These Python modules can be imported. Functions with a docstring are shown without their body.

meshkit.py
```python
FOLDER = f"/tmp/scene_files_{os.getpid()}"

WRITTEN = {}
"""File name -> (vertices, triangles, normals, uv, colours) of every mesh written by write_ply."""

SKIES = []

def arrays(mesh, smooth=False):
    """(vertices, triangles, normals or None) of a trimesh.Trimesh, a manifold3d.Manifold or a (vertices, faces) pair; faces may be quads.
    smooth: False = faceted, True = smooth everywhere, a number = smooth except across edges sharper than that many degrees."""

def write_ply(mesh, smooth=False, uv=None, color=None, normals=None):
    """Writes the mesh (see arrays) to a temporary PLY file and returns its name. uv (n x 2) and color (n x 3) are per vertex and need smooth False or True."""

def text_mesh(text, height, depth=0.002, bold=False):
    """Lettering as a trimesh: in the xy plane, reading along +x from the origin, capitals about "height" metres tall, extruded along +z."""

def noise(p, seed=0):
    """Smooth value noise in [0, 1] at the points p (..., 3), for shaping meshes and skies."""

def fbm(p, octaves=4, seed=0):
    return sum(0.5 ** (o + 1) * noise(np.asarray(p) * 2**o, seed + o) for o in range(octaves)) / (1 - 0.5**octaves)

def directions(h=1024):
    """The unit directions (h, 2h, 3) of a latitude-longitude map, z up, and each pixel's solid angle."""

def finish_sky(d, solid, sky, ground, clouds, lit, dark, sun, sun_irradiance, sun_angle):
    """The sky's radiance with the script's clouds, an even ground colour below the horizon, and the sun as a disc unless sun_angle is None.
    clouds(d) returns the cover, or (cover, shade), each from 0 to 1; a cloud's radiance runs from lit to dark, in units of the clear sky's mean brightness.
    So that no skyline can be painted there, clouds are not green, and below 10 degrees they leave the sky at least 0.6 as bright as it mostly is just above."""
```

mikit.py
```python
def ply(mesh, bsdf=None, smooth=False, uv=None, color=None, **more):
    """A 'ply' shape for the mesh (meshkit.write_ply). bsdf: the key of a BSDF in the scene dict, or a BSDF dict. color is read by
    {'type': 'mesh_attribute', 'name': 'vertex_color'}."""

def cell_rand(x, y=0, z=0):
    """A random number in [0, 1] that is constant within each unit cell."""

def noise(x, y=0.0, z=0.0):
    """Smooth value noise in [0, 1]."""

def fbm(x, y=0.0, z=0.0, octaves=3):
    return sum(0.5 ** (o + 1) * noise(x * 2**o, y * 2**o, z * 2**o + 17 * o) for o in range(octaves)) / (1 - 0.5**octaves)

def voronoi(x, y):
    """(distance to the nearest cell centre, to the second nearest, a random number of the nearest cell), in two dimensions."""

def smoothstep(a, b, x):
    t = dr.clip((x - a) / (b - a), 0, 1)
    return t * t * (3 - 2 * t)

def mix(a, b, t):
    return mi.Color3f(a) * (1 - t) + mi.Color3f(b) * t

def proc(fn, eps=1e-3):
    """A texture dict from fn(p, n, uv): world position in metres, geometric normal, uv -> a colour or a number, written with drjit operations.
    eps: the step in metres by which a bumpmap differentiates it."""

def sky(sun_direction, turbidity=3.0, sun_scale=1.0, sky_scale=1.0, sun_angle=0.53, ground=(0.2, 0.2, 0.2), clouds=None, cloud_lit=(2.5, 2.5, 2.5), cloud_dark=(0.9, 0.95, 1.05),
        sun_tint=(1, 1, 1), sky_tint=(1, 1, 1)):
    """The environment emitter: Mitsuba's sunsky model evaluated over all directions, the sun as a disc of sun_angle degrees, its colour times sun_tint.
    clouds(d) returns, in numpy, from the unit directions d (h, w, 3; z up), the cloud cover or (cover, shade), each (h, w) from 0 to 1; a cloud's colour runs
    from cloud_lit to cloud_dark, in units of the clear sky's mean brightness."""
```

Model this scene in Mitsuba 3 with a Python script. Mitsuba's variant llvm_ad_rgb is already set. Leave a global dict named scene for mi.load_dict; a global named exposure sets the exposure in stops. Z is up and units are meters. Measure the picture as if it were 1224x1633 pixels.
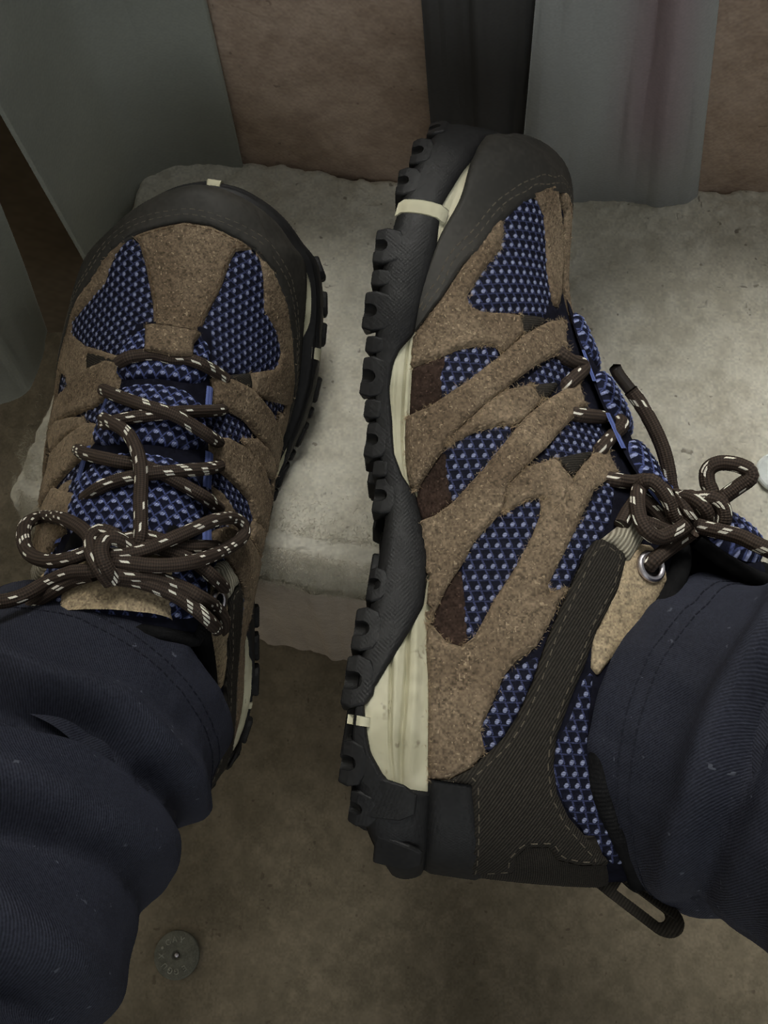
import math, numpy as np, trimesh, shapely
import manifold3d as m3
import drjit as dr, mitsuba as mi, mikit, meshkit
from scipy.spatial import Delaunay, cKDTree
from scipy.interpolate import PchipInterpolator
from mikit import proc, ply

scene, labels = {'type': 'scene'}, {}
T = mi.ScalarTransform4f
# ------------------------------------------------------------------ camera, light, exposure
EYE = np.array([0, 0, .385]); PITCH = math.radians(71)
FWD = np.array([0, math.cos(PITCH), -math.sin(PITCH)]); UPV = np.array([0, math.sin(PITCH), math.cos(PITCH)])
scene['camera'] = {'type': 'perspective', 'fov': 2*math.degrees(math.atan(612/1400)), 'fov_axis': 'x', 'near_clip': .01, 'far_clip': 50,
                   'to_world': T().look_at(origin=EYE.tolist(), target=(EYE+FWD).tolist(), up=UPV.tolist())}
scene['room_daylight'] = {'type': 'constant', 'radiance': {'type': 'rgb', 'value': [.115, .118, .118]}}
exposure = 1.25
# the ceiling lamp of the landing: a round glass shade over the stairs
LAMP = (.02, .80, 1.20)

# ------------------------------------------------------------------ materials
def srgb(r, g, b):
    c = np.array([r, g, b])/255.; return np.where(c < .04045, c/12.92, ((c+.055)/1.055)**2.4).tolist()
def col(fn, rough=.9, spec=.2, bump=None, scale=1e-3, eps=2e-4, **more):
    b = {'type': 'principled', 'base_color': proc(fn) if callable(fn) else {'type': 'rgb', 'value': fn}, 'roughness': rough, 'specular': spec, **more}
    if bump is not None:
        b = {'type': 'bumpmap', 'arbitrary': proc(bump, eps), 'scale': scale, 'bsdf': b}
    return {'type': 'twosided', 'bsdf': b}
def speck(p, s, o=3):
    return mikit.fbm(p.x*s+31.7, p.y*s+11.3, p.z*s+7.9, octaves=o)
def mottled(c0, c1, s1, s2, fine=.35):
    def fn(p, n, uv):
        t = speck(p, s1)*(1-fine)+speck(p, s2, 2)*fine
        return mikit.mix(c0, c1, mikit.smoothstep(.25, .75, t))
    return fn
def carpet(c0, c1, c2):
    def fn(p, n, uv):
        a = mikit.smoothstep(.3, .7, speck(p, 45.)*.5+speck(p, 160.)*.5)
        c = mikit.mix(c0, c1, a)
        f = mikit.noise(p.x*900, p.y*900, p.z*900)
        c = c*(.86+.28*f)
        d = mikit.smoothstep(.86, .95, mikit.noise(p.x*240+3, p.y*240, p.z*240))*mikit.smoothstep(.5, .7, mikit.noise(p.x*620, p.y*620, p.z*620))
        return mikit.mix(c, c2, d*.6)
    return fn
def carpet_bump(p, n, uv):
    return speck(p, 260., 3)*.6+speck(p, 900., 2)*.4
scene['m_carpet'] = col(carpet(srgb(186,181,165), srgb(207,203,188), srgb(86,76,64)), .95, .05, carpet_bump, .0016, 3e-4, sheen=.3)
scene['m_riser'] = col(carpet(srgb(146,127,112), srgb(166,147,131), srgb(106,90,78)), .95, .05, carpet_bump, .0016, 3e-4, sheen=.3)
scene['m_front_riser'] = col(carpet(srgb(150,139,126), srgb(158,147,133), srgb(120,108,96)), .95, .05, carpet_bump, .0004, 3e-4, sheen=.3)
scene['m_lower_carpet'] = col(carpet(srgb(112,104,88), srgb(134,124,106), srgb(86,76,64)), .95, .05, carpet_bump, .0016, 3e-4, sheen=.3)  # browner than the tread and darkened in colour to stand for shade
scene['m_fibre'] = col(srgb(182,176,158), .95, .05)
def suede_fn(c0, c1, c2):
    def fn(p, n, uv):
        t = speck(p, 55., 3); f = mikit.noise(p.x*1900, p.y*1900, p.z*1900)*.6+mikit.noise(p.x*900, p.y*900, p.z*900)*.4
        c = mikit.mix(c0, c1, mikit.smoothstep(.25, .75, t))
        c = c*(.22+1.46*f)
        return mikit.mix(c, c2, mikit.smoothstep(.78, .90, mikit.noise(p.x*1500+9, p.y*1500, p.z*1500))*.6)
    return fn
sbump = lambda p, n, uv: mikit.noise(p.x*1300, p.y*1300, p.z*1300)*.7+mikit.noise(p.x*500, p.y*500, p.z*500)*.5
scene['m_suede'] = col(suede_fn(srgb(102,88,72), srgb(126,111,92), srgb(176,158,132)), .95, .1, sbump, .0006, 1.5e-4, sheen=.5)
scene['m_tan_suede'] = col(suede_fn(srgb(158,142,116), srgb(178,161,134), srgb(205,185,150)), .95, .1, sbump, .0003, 1.5e-4, sheen=.4)
scene['m_brown'] = col(suede_fn(srgb(47,37,32), srgb(60,47,41), srgb(90,74,64)), .95, .1, sbump, .0003, 1.5e-4, sheen=.3)
scene['m_nap'] = col(srgb(166,147,120), .9, .1)
scene['m_rubber'] = col(mottled(srgb(44,43,40), srgb(55,53,49), 60., 700.), .6, .22, lambda p, n, uv: mikit.noise(p.x*1500, p.y*1500, p.z*1500), .00012, 2e-4)
scene['m_outsole'] = col(mottled(srgb(22,22,23), srgb(33,33,33), 70., 900.), .55, .25, lambda p, n, uv: .5+.5*dr.sin(p.x*4200)*dr.sin(p.y*4200)*dr.sin(p.z*4200), .0001, 1e-4)
def foam_fn(p, n, uv):
    c = mikit.mix(srgb(172,168,142), srgb(198,194,168), mikit.smoothstep(.3, .7, speck(p, 90., 3)))
    d = mikit.smoothstep(.74, .86, mikit.noise(p.x*260, p.y*260, p.z*260))*mikit.smoothstep(.4, .7, mikit.noise(p.x*900, p.y*900, p.z*900))
    return mikit.mix(c, srgb(110,100,80), d*.6)
scene['m_foam'] = col(foam_fn, .6, .3, lambda p, n, uv: mikit.fbm(uv.x*900, uv.y*900, 0, octaves=3), .00018, 3e-4)
scene['m_binding'] = col(mottled(srgb(20,20,21), srgb(30,30,31), 200., 1500.), .9, .1, lambda p, n, uv: .5+.5*dr.sin(uv.x*5200+2*dr.sin(uv.y*6)), .0002, 1e-4)
scene['m_webbing'] = col(lambda p, n, uv: mikit.mix(srgb(31,29,26), srgb(54,50,44), .5+.5*dr.sin(uv.y*7600))*(.8+.4*mikit.noise(p.x*1500, p.y*1500, p.z*1500)), .8, .2,
                         lambda p, n, uv: .5+.5*dr.sin(uv.y*7600), .0002, 1e-4)
scene['m_grey_web'] = col(lambda p, n, uv: mikit.mix(srgb(112,106,92), srgb(176,170,152), .5+.5*dr.sin(uv.y*5200+.6*dr.sin(uv.x*900))), .85, .2,
                          lambda p, n, uv: .5+.5*dr.sin(uv.y*5200), .0003, 1e-4)
def weave(u, v, flo, sin, sel, rnd):
    """height and brightness of the knit: staggered knots joined by slanting threads over dark holes; u, v in metres"""
    U, V = u/.0040, v/.0027
    row = flo(V); U = U+.5*(row-2*flo(row*.5))
    fx = U-flo(U)-.5; fy = V-row-.5
    k = (fx*1.35)**2+(fy*1.15)**2
    knot = sel(1-k*8.5, 0)
    t = (fx-.42*fy-.28); link = sel(1-(t*t)*75, 0)*.8
    t2 = (fx+.55*fy+.30); link2 = sel(1-(t2*t2)*80, 0)*.6
    return knot, sel(link, link2)
def mesh_fn(dark, mid, light):
    def fn(p, n, uv):
        mx = lambda a, b: dr.maximum(a, b)
        knot, link = weave(uv.x, uv.y, dr.floor, dr.sin, mx, None)
        st = .75+.25*dr.sin(uv.x*9000+uv.y*5000)
        g = mikit.noise(p.x*2500, p.y*2500, p.z*2500)
        c = mikit.mix(dark, mid, dr.clip(link*1.1, 0, 1)*st)
        c = mikit.mix(c, light, mikit.smoothstep(.12, .7, knot)*st)
        return c*(.62+.76*g)
    return fn
scene['m_mesh'] = col(mesh_fn(srgb(17,19,32), srgb(66,72,108), srgb(142,149,180)), .8, .15)
scene['m_mesh_lit'] = col(mesh_fn(srgb(21,24,42), srgb(92,103,156), srgb(160,170,212)), .8, .15)  # lighter copy of the mesh: light on the pads put into the colour
scene['m_lining'] = col(mottled(srgb(20,20,27), srgb(28,29,40), 300., 1500.), .95, .05)
scene['m_ribbon'] = col(lambda p, n, uv: mikit.mix(srgb(76,88,138), srgb(100,114,170), .5+.5*dr.sin(uv.y*6000)), .8, .2)
def lace_fn(p, n, uv):
    # uv.x along the lace in metres, uv.y once around
    c = mikit.mix(srgb(40,33,29), srgb(74,62,53), .5+.5*dr.sin(uv.x*4200+uv.y*37.7)*dr.sin(uv.x*4200-uv.y*37.7))
    a = uv.y*13; s = uv.x/.0066+.16*a
    cell = mikit.cell_rand(dr.floor(a), dr.floor(s), 5)
    fa, fs = a-dr.floor(a), s-dr.floor(s)
    on = dr.select((cell < .31) & (fs < .40) & (fa > .18) & (fa < .82), 1., 0.)
    return mikit.mix(c, srgb(226,222,208), on)
scene['m_lace'] = col(lace_fn, .75, .25, lambda p, n, uv: dr.sin(uv.x*4200+uv.y*37.7)*dr.sin(uv.x*4200-uv.y*37.7), .00015, 1e-4)
scene['m_aglet'] = col(srgb(40,34,30), .35, .5)
scene['m_thread'] = col(srgb(84,78,68), .7, .2)
scene['m_dark_thread'] = col(srgb(84,66,48), .8, .2)
scene['m_metal'] = {'type': 'twosided', 'bsdf': {'type': 'roughconductor', 'material': 'Cr', 'alpha': .22}}
def twill(c0, c1):
    def fn(p, n, uv):
        w = .5+.5*dr.sin((uv.x+uv.y*1.0)*6500)
        c = mikit.mix(c0, c1, w*.6+.4*mikit.noise(uv.x*2500, uv.y*2500, 0))
        lint = mikit.smoothstep(.90, .97, mikit.noise(uv.x*420, uv.y*420, 3.))*mikit.smoothstep(.55, .75, mikit.noise(uv.x*1500, uv.y*1500, 9.))
        return mikit.mix(c*(.8+.4*mikit.fbm(uv.x*30, uv.y*30, 2.)), srgb(120,124,135), lint*.35)
    return fn
scene['m_twill'] = col(twill(srgb(28,29,38), srgb(54,57,69)), .8, .2, lambda p, n, uv: .5+.5*dr.sin((uv.x+uv.y)*6500), .00012, 1e-4, sheen=.6)
scene['m_twill_thread'] = col(srgb(36,38,48), .8, .2)
scene['m_sock'] = col(lambda p, n, uv: mikit.mix(srgb(70,66,58), srgb(170,164,148), .5+.5*dr.sin(uv.x*3800)*dr.sin(uv.y*3800)), .9, .1)
scene['m_skin'] = col(srgb(190,150,128), .6, .3)
def cloth(fn):
    return {'type': 'principledthin', 'base_color': proc(fn), 'roughness': .8, 'diff_trans': 1.0, 'spec_trans': 0., 'eta': 1.3}
scene['m_cloth'] = cloth(lambda p, n, uv: mikit.mix(srgb(168,171,163), srgb(186,189,181), speck(p, 24.))*(.94+.12*mikit.noise(p.x*1200, p.y*1200, p.z*1200)))
scene['m_fold_shade'] = cloth(lambda p, n, uv: mikit.mix(srgb(92,91,90), srgb(106,105,104), speck(p, 24.))*(.94+.12*mikit.noise(p.x*1200, p.y*1200, p.z*1200)))  # darker copy of the cloth, a fold's shade put into the colour
scene['m_pink_cloth'] = cloth(lambda p, n, uv: mikit.mix(srgb(188,190,188), srgb(178,162,166), mikit.smoothstep(.35, .65, uv.x)*mikit.smoothstep(.98, .7, uv.x)*mikit.smoothstep(.0, .07, p.z))*(.94+.12*mikit.noise(p.x*1200, p.y*1200, p.z*1200)))
scene['m_pewter'] = col(mottled(srgb(96,96,86), srgb(120,120,108), 300., 1500.), .5, .4, None, metallic=.35)
scene['m_pewter_pale'] = col(mottled(srgb(128,128,116), srgb(160,160,148), 300., 1500.), .45, .5, None, metallic=.3)  # paler tint that makes the raised letters stand out
scene['m_white_disc'] = col(mottled(srgb(205,210,206), srgb(222,226,222), 200., 900.), .25, .5)
scene['m_wall'] = col(mottled(srgb(176,170,158), srgb(186,180,168), 6., 60.), .9, .1)
scene['m_shade_slab'] = col(mottled(srgb(86,76,62), srgb(102,90,74), 20., 200.), .8, .15)  # dark tone in place of the shade behind the cloths
scene['m_shade'] = col(srgb(230,226,215), .4, .4)

# ------------------------------------------------------------------ helpers
def name_of(key):
    if key not in scene and key not in labels: return key
    k = 1
    while f'{key}_{k:03d}' in scene or f'{key}_{k:03d}' in labels: k += 1
    return f'{key}_{k:03d}'
def put(key, mesh, bsdf, smooth=False, uv=None, label=None, kind=None, **more):
    key = name_of(key)
    scene[key] = ply(mesh, bsdf, smooth, uv, **more)
    tag(key, label, kind=kind); return key
def tag(key, label=None, category=None, group=None, kind=None):
    d = {k: v for k, v in dict(label=label, category=category, group=group, kind=kind).items() if v}
    if d: labels[key] = {**labels.get(key, {}), **d}
def rng(seed): return np.random.default_rng(seed)
def unit(v): return v/np.maximum(np.linalg.norm(v, axis=-1, keepdims=True), 1e-12)
def spline(pts, step):
    """Catmull-Rom through the points, resampled at about the given step"""
    p = np.asarray(pts, float); q = np.vstack([2*p[0]-p[1], p, 2*p[-1]-p[-2]]); out = []
    for i in range(len(p)-1):
        a, b, c, d = q[i:i+4]; t = np.linspace(0, 1, 24, endpoint=False)[:, None]
        out.append(.5*((2*b)+(c-a)*t+(2*a-5*b+4*c-d)*t*t+(3*b-a-3*c+d)*t**3))
    p = np.vstack(out+[p[-1:]]); L = np.r_[0, np.cumsum(np.linalg.norm(np.diff(p, axis=0), axis=1))]
    s = np.linspace(0, L[-1], max(4, int(L[-1]/step)+1))
    return np.c_[[np.interp(s, L, p[:, k]) for k in range(3)]].T
def tube(p, r, sides=10, closed=False, flat=1.0, cap=True):
    """(vertices, faces, uv) of a round tube along p; uv = (length, turns)"""
    p = np.asarray(p, float); n = len(p); r = np.broadcast_to(r, (n,))
    t = unit(np.roll(p, -1, 0)-np.roll(p, 1, 0)) if closed else unit(np.gradient(p, axis=0))
    a = np.zeros_like(p); v = np.cross(t[0], [0, 0, 1.]); v = v if np.linalg.norm(v) > .1 else np.cross(t[0], [1., 0, 0]); a[0] = unit(v)
    for i in range(1, n): v = a[i-1]-t[i]*(a[i-1]@t[i]); a[i] = unit(v)
    b = np.cross(t, a); th = np.linspace(0, 2*np.pi, sides+1)
    V = p[:, None]+r[:, None, None]*(np.cos(th)[None, :, None]*a[:, None]+flat*np.sin(th)[None, :, None]*b[:, None])
    L = np.r_[0, np.cumsum(np.linalg.norm(np.diff(p, axis=0), axis=1))]
    uv = np.stack(np.broadcast_arrays(L[:, None], th[None]/(2*np.pi)), -1).reshape(-1, 2)
    m = sides+1; i, j = np.meshgrid(np.arange(n if closed else n-1), np.arange(sides), indexing='ij'); k = (i+1) % n
    q = np.stack([i*m+j, i*m+j+1, k*m+j+1, k*m+j], -1).reshape(-1, 4); F = np.vstack([q[:, [0, 1, 2]], q[:, [0, 2, 3]]]); V = V.reshape(-1, 3)
    if cap and not closed:
        V = np.vstack([V, p[:1]-t[:1]*r[0]*.5, p[-1:]+t[-1:]*r[-1]*.5]); uv = np.vstack([uv, [[0, 0], [L[-1], 0]]]); e = len(V)-2
        F = np.vstack([F]+[[[e, j, j+1] for j in range(sides)]][0:1]+[[[e+1, (n-1)*m+j+1, (n-1)*m+j] for j in range(sides)]])
    return V, F, uv
def join(parts):
    V, F, U, o = [], [], [], 0
    for x in parts:
        V.append(x[0]); F.append(np.asarray(x[1])+o); o += len(x[0])
        U.append(x[2] if len(x) > 2 and x[2] is not None else np.zeros((len(x[0]), 2)))
    return np.vstack(V), np.vstack(F), np.vstack(U)
def sheet(P, closed_u=False):
    """faces of a grid of points (nu, nv, 3)"""
    nu, nv = P.shape[:2]; i, j = np.meshgrid(np.arange(nu if closed_u else nu-1), np.arange(nv-1), indexing='ij'); k = (i+1) % nu
    q = np.stack([i*nv+j, k*nv+j, k*nv+j+1, i*nv+j+1], -1).reshape(-1, 4)
    return P.reshape(-1, 3), np.vstack([q[:, [0, 1, 2]], q[:, [0, 2, 3]]])
def thick_sheet(P, th, uv=None):
    """a grid of points as a sheet with two faces and closed edges"""
    V, F = sheet(P); m = trimesh.Trimesh(V, F, process=False); N = np.zeros_like(V); fn = np.cross(V[F[:, 1]]-V[F[:, 0]], V[F[:, 2]]-V[F[:, 0]])
    for k in range(3): np.add.at(N, F[:, k], fn)
    N = unit(N); n = len(V); nu, nv = P.shape[:2]; idx = np.arange(n).reshape(nu, nv)
    rim = np.r_[idx[:, 0], idx[-1, 1:], idx[-2::-1, -1], idx[0, -2:0:-1]]; r2 = np.roll(rim, -1)
    W = np.vstack([V+N*th/2, V-N*th/2]); G = np.vstack([F, F[:, ::-1]+n, np.c_[rim, r2, r2+n], np.c_[rim, r2+n, rim+n]])
    return W, G, (None if uv is None else np.vstack([uv, uv]))
def triangulate(poly, res, seed=1):
    """points and triangles that fill a shapely polygon evenly"""
    poly = poly.segmentize(res*.9)
    rings = [np.array(poly.exterior.coords)[:-1]]+[np.array(r.coords)[:-1] for r in poly.interiors]
    x0, y0, x1, y1 = poly.bounds; h = res*.87
    gy = np.arange(y0, y1+h, h); gx = np.arange(x0, x1+res, res)
    X, Y = np.meshgrid(gx, gy); X = X+(np.arange(len(gy)) % 2)[:, None]*res/2
    q = np.c_[X.ravel(), Y.ravel()]+rng(seed).normal(0, res*.04, (X.size, 2))
    pt = shapely.points(q); q = q[shapely.contains(poly, pt) & (shapely.distance(poly.boundary, pt) > res*.55)]
    P = np.vstack(rings+[q]); D = Delaunay(P).simplices
    c = P[D].mean(1); D = D[shapely.contains(poly, shapely.points(c))]
    cr = lambda D: (P[D[:, 1], 0]-P[D[:, 0], 0])*(P[D[:, 2], 1]-P[D[:, 0], 1])-(P[D[:, 1], 1]-P[D[:, 0], 1])*(P[D[:, 2], 0]-P[D[:, 0], 0])
    a = cr(D); D = D[np.abs(a) > 1e-9*res]
    a = cr(D); D[a < 0] = D[a < 0][:, ::-1]
    return P, D
def rim_edges(F):
    e = np.vstack([F[:, [0, 1]], F[:, [1, 2]], F[:, [2, 0]]]); s = np.sort(e, 1)
    _, inv, cnt = np.unique(s, axis=0, return_inverse=True, return_counts=True)
    return e[cnt[inv.ravel()] == 1]
def rounded_box(size, r, sub=2):
    """a box with rounded edges as a manifold hull of spheres, centred"""
    import manifold3d as m3
    h = np.array(size)/2-r; s = m3.Manifold.sphere(r, 12)
    return m3.Manifold.batch_hull([s.translate((h*[a, b, c]).tolist()) for a in (-1, 1) for b in (-1, 1) for c in (-1, 1)])
def hull_of(pts, r, n=10):
    import manifold3d as m3
    s = m3.Manifold.sphere(r, n)
    mm = m3.Manifold.batch_hull([s.translate(list(map(float, p))) for p in pts]).to_mesh()
    return np.array(mm.vert_properties[:, :3], float), np.array(mm.tri_verts, int)

# ------------------------------------------------------------------ the shoes: the shape of the last, in mm
def PI_(tab):
    a=np.array(sorted(tab),float); return PchipInterpolator(a[:,0],a[:,1],extrapolate=True)
# ---------- the last of the shoe, in mm: x heel->toe, y outer(-) / inner(+), z up
MED=[(259,0),(258,10.5),(254.5,21),(249,30.5),(241,39),(234,46),(210,51.5),(188,52.5),(168,49.5),(150,43),(125,35.5),(100,32),(70,33),(45,34),(25,31),(10,22.5),(2.5,12),(0,0)]
LAT=[(259,0),(257.5,-9),(253.5,-19),(246.5,-29.5),(238,-38.5),(228,-46),(206,-51.5),(183,-54),(158,-53),(130,-47),(100,-41),(70,-37.5),(45,-35),(25,-31),(10,-22.5),(2.5,-12),(0,0)]
def half(tab,n=400):
    a=np.array(tab,float); L=np.r_[0,np.cumsum(np.hypot(*np.diff(a,axis=0).T))]; L/=L[-1]
    s=np.linspace(0,1,n); p=np.c_[PchipInterpolator(L,a[:,0])(s),PchipInterpolator(L,a[:,1])(s)]
    L=np.r_[0,np.cumsum(np.hypot(*np.diff(p,axis=0).T))]; return L/L[-1],p
_m,_l=half(MED),half(LAT)
def bend(x):
    return 14*(np.clip(x-110,0,None)/160)**2
def plan(s):
    """s in [0,1]: toe tip -> inner side -> heel -> outer side -> toe tip"""
    s=np.asarray(s)%1.0; a=np.where(s<=.5,s*2,(1-s)*2)
    f=lambda h,k:np.interp(a,h[0],h[1][:,k])
    x=np.where(s<=.5,f(_m,0),f(_l,0)); return x,np.where(s<=.5,f(_m,1),f(_l,1))+bend(x),a
ZB=PI_([(-5,33),(0,29),(4,25),(10,21),(20,16.5),(34,13.5),(60,13),(81,13.5),(99,13.5),(112,11),(121,8),(134,5),(148,3),(158,2),(173,1.5),(185,2.5),(199,4),(210,5.5),(225,9),(240,14),(249,20.5),(255,26.5),(260,32.5),(263,36.5),(282,38)])
ZF=PI_([(-5,38),(0,38),(20,36.5),(27,35.5),(50,32.5),(61,30.5),(72,29),(86,27.5),(97,24.5),(109,20),(127,16),(154,14),(166,14),(179,15.5),(200,18.5),(220,23),(240,30),(250,36.5),(258,41.5),(263,45.5)])
ZO=PI_([(-5,37),(0,36.5),(14,35)  ,(27,20),(40,16)])  # replaced by bake
RX=PI_([(263,251),(257,246),(248,240),(240,232),(220,216),(200,200),(180,183),(165,168),(150,153),(140,143),(130,132),(120,122),(100,103),(80,84),(60,65),(40,45),(20,24),(8,11),(0,5)])
RZ=PI_([(263,57),(255,60),(242,62),(228,63),(213,63.8),(201,66),(189,71),(173,79.5),(152,90.5),(141,96),(127,102.5),(116,107),(104,107.5),(94,105),(82,99.5),(70,94),(56,88),(42,84.5),(30,85.5),(22,90),(12,98),(5,104)])
RY=PI_([(263,0),(200,0.3),(170,0.6),(150,3),(135,8),(124,13),(116,16.5),(101,22),(92,24.5),(70,27.5),(56,28),(42,27),(30,24.5),(22,21),(12,13),(8,8),(5,0)])
EXP=PI_([(263,2.5),(235,2.1),(210,1.8),(190,1.62),(150,1.5),(120,1.55),(90,1.9),(60,2.2),(0,2.2)])
TMX=PI_([(263,90),(190,90),(165,86),(140,76),(120,66),(100,59),(60,52),(0,50)])
TOE_OUT,TOE_IN=-2.6,0.
def upper(s,t):
    """the point of the last at s around the shoe, t from the feather line (0) to the ridge or collar (1)"""
    s,t=np.broadcast_arrays(np.asarray(s,float)%1.0,np.asarray(t,float))
    x,y,a=plan(s); zf=ZF(x); xr=RX(x); zr=RZ(xr); yr=RY(xr)
    side=np.where(s<=.5,1.0,-1.0)
    yr=side*RY(xr)+bend(xr)
    n=EXP(x); tm=np.radians(TMX(x)); th=t*tm; th=np.clip(th,1e-9,None)
    h=np.sin(th)**(2/n)/np.sin(tm)**(2/n)
    w=(1-np.clip(np.cos(th),0,1)**(2/n))/(1-np.clip(np.cos(tm),0,1)**(2/n))
    # a slight belly outwards low down
    x=x-TOE_IN*np.clip((x-225)/34,0,1)*np.abs(np.clip(1-t,0,1))**.7
    if TOE_IN: y=y-side*TOE_IN*(side>0)*np.exp(-((x-190)/48)**4)*np.clip(1-t,0,1)**.8
    X=x+(xr-x)*w; Y=y+(yr-y)*w; Z=zf+(zr-zf)*h
    Y=Y+side*np.where(side>0,10.5,9.5)*np.exp(-((x-118)/42)**2)*np.sin(np.pi*np.clip(t,0,1)**.75)
    return np.stack([X,Y,Z],-1)
def sole(s,f,out=0.0):
    """the side wall of the sole: f 0 at the bottom edge, 1 at the feather line"""
    s,f=np.broadcast_arrays(np.asarray(s,float)%1.0,np.asarray(f,float))
    x,y,a=plan(s); e=1e-3; x1,y1,_=plan(s+e); x0,y0,_=plan(s-e); tx,ty=x1-x0,y1-y0; L=np.hypot(tx,ty)+1e-9; nx,ny=-ty/L*-1,tx/L*-1
    # outward normal: s runs toe -> inner(+y) -> heel, so the outside is to the right of travel
    nx,ny=ty/L*-1,tx/L*1; sg=np.sign(nx*(x-140)+ny*y+1e-9); nx,ny=nx*sg,ny*sg
    o=2.2+1.8*np.sin(np.pi*np.clip(f,0,1))**.7-1.5*f+out+TOE_OUT*np.clip((x-222)/30,0,1)
    z=ZB(x)+(ZF(x)-ZB(x))*f
    return np.stack([x+nx*o,y+ny*o,z],-1)
def grid(fn,us,vs,closed=True):
    P=fn(us[:,None],vs[None,:]); nu,nv=P.shape[:2]; V=P.reshape(-1,3)
    i,j=np.meshgrid(np.arange(nu if closed else nu-1),np.arange(nv-1),indexing='ij'); k=(i+1)%nu
    a,b,c,d=i*nv+j,k*nv+j,k*nv+j+1,i*nv+j+1
    F=np.vstack([np.c_[a.ravel(),b.ravel(),c.ravel()],np.c_[a.ravel(),c.ravel(),d.ravel()]])
    return V,F

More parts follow.
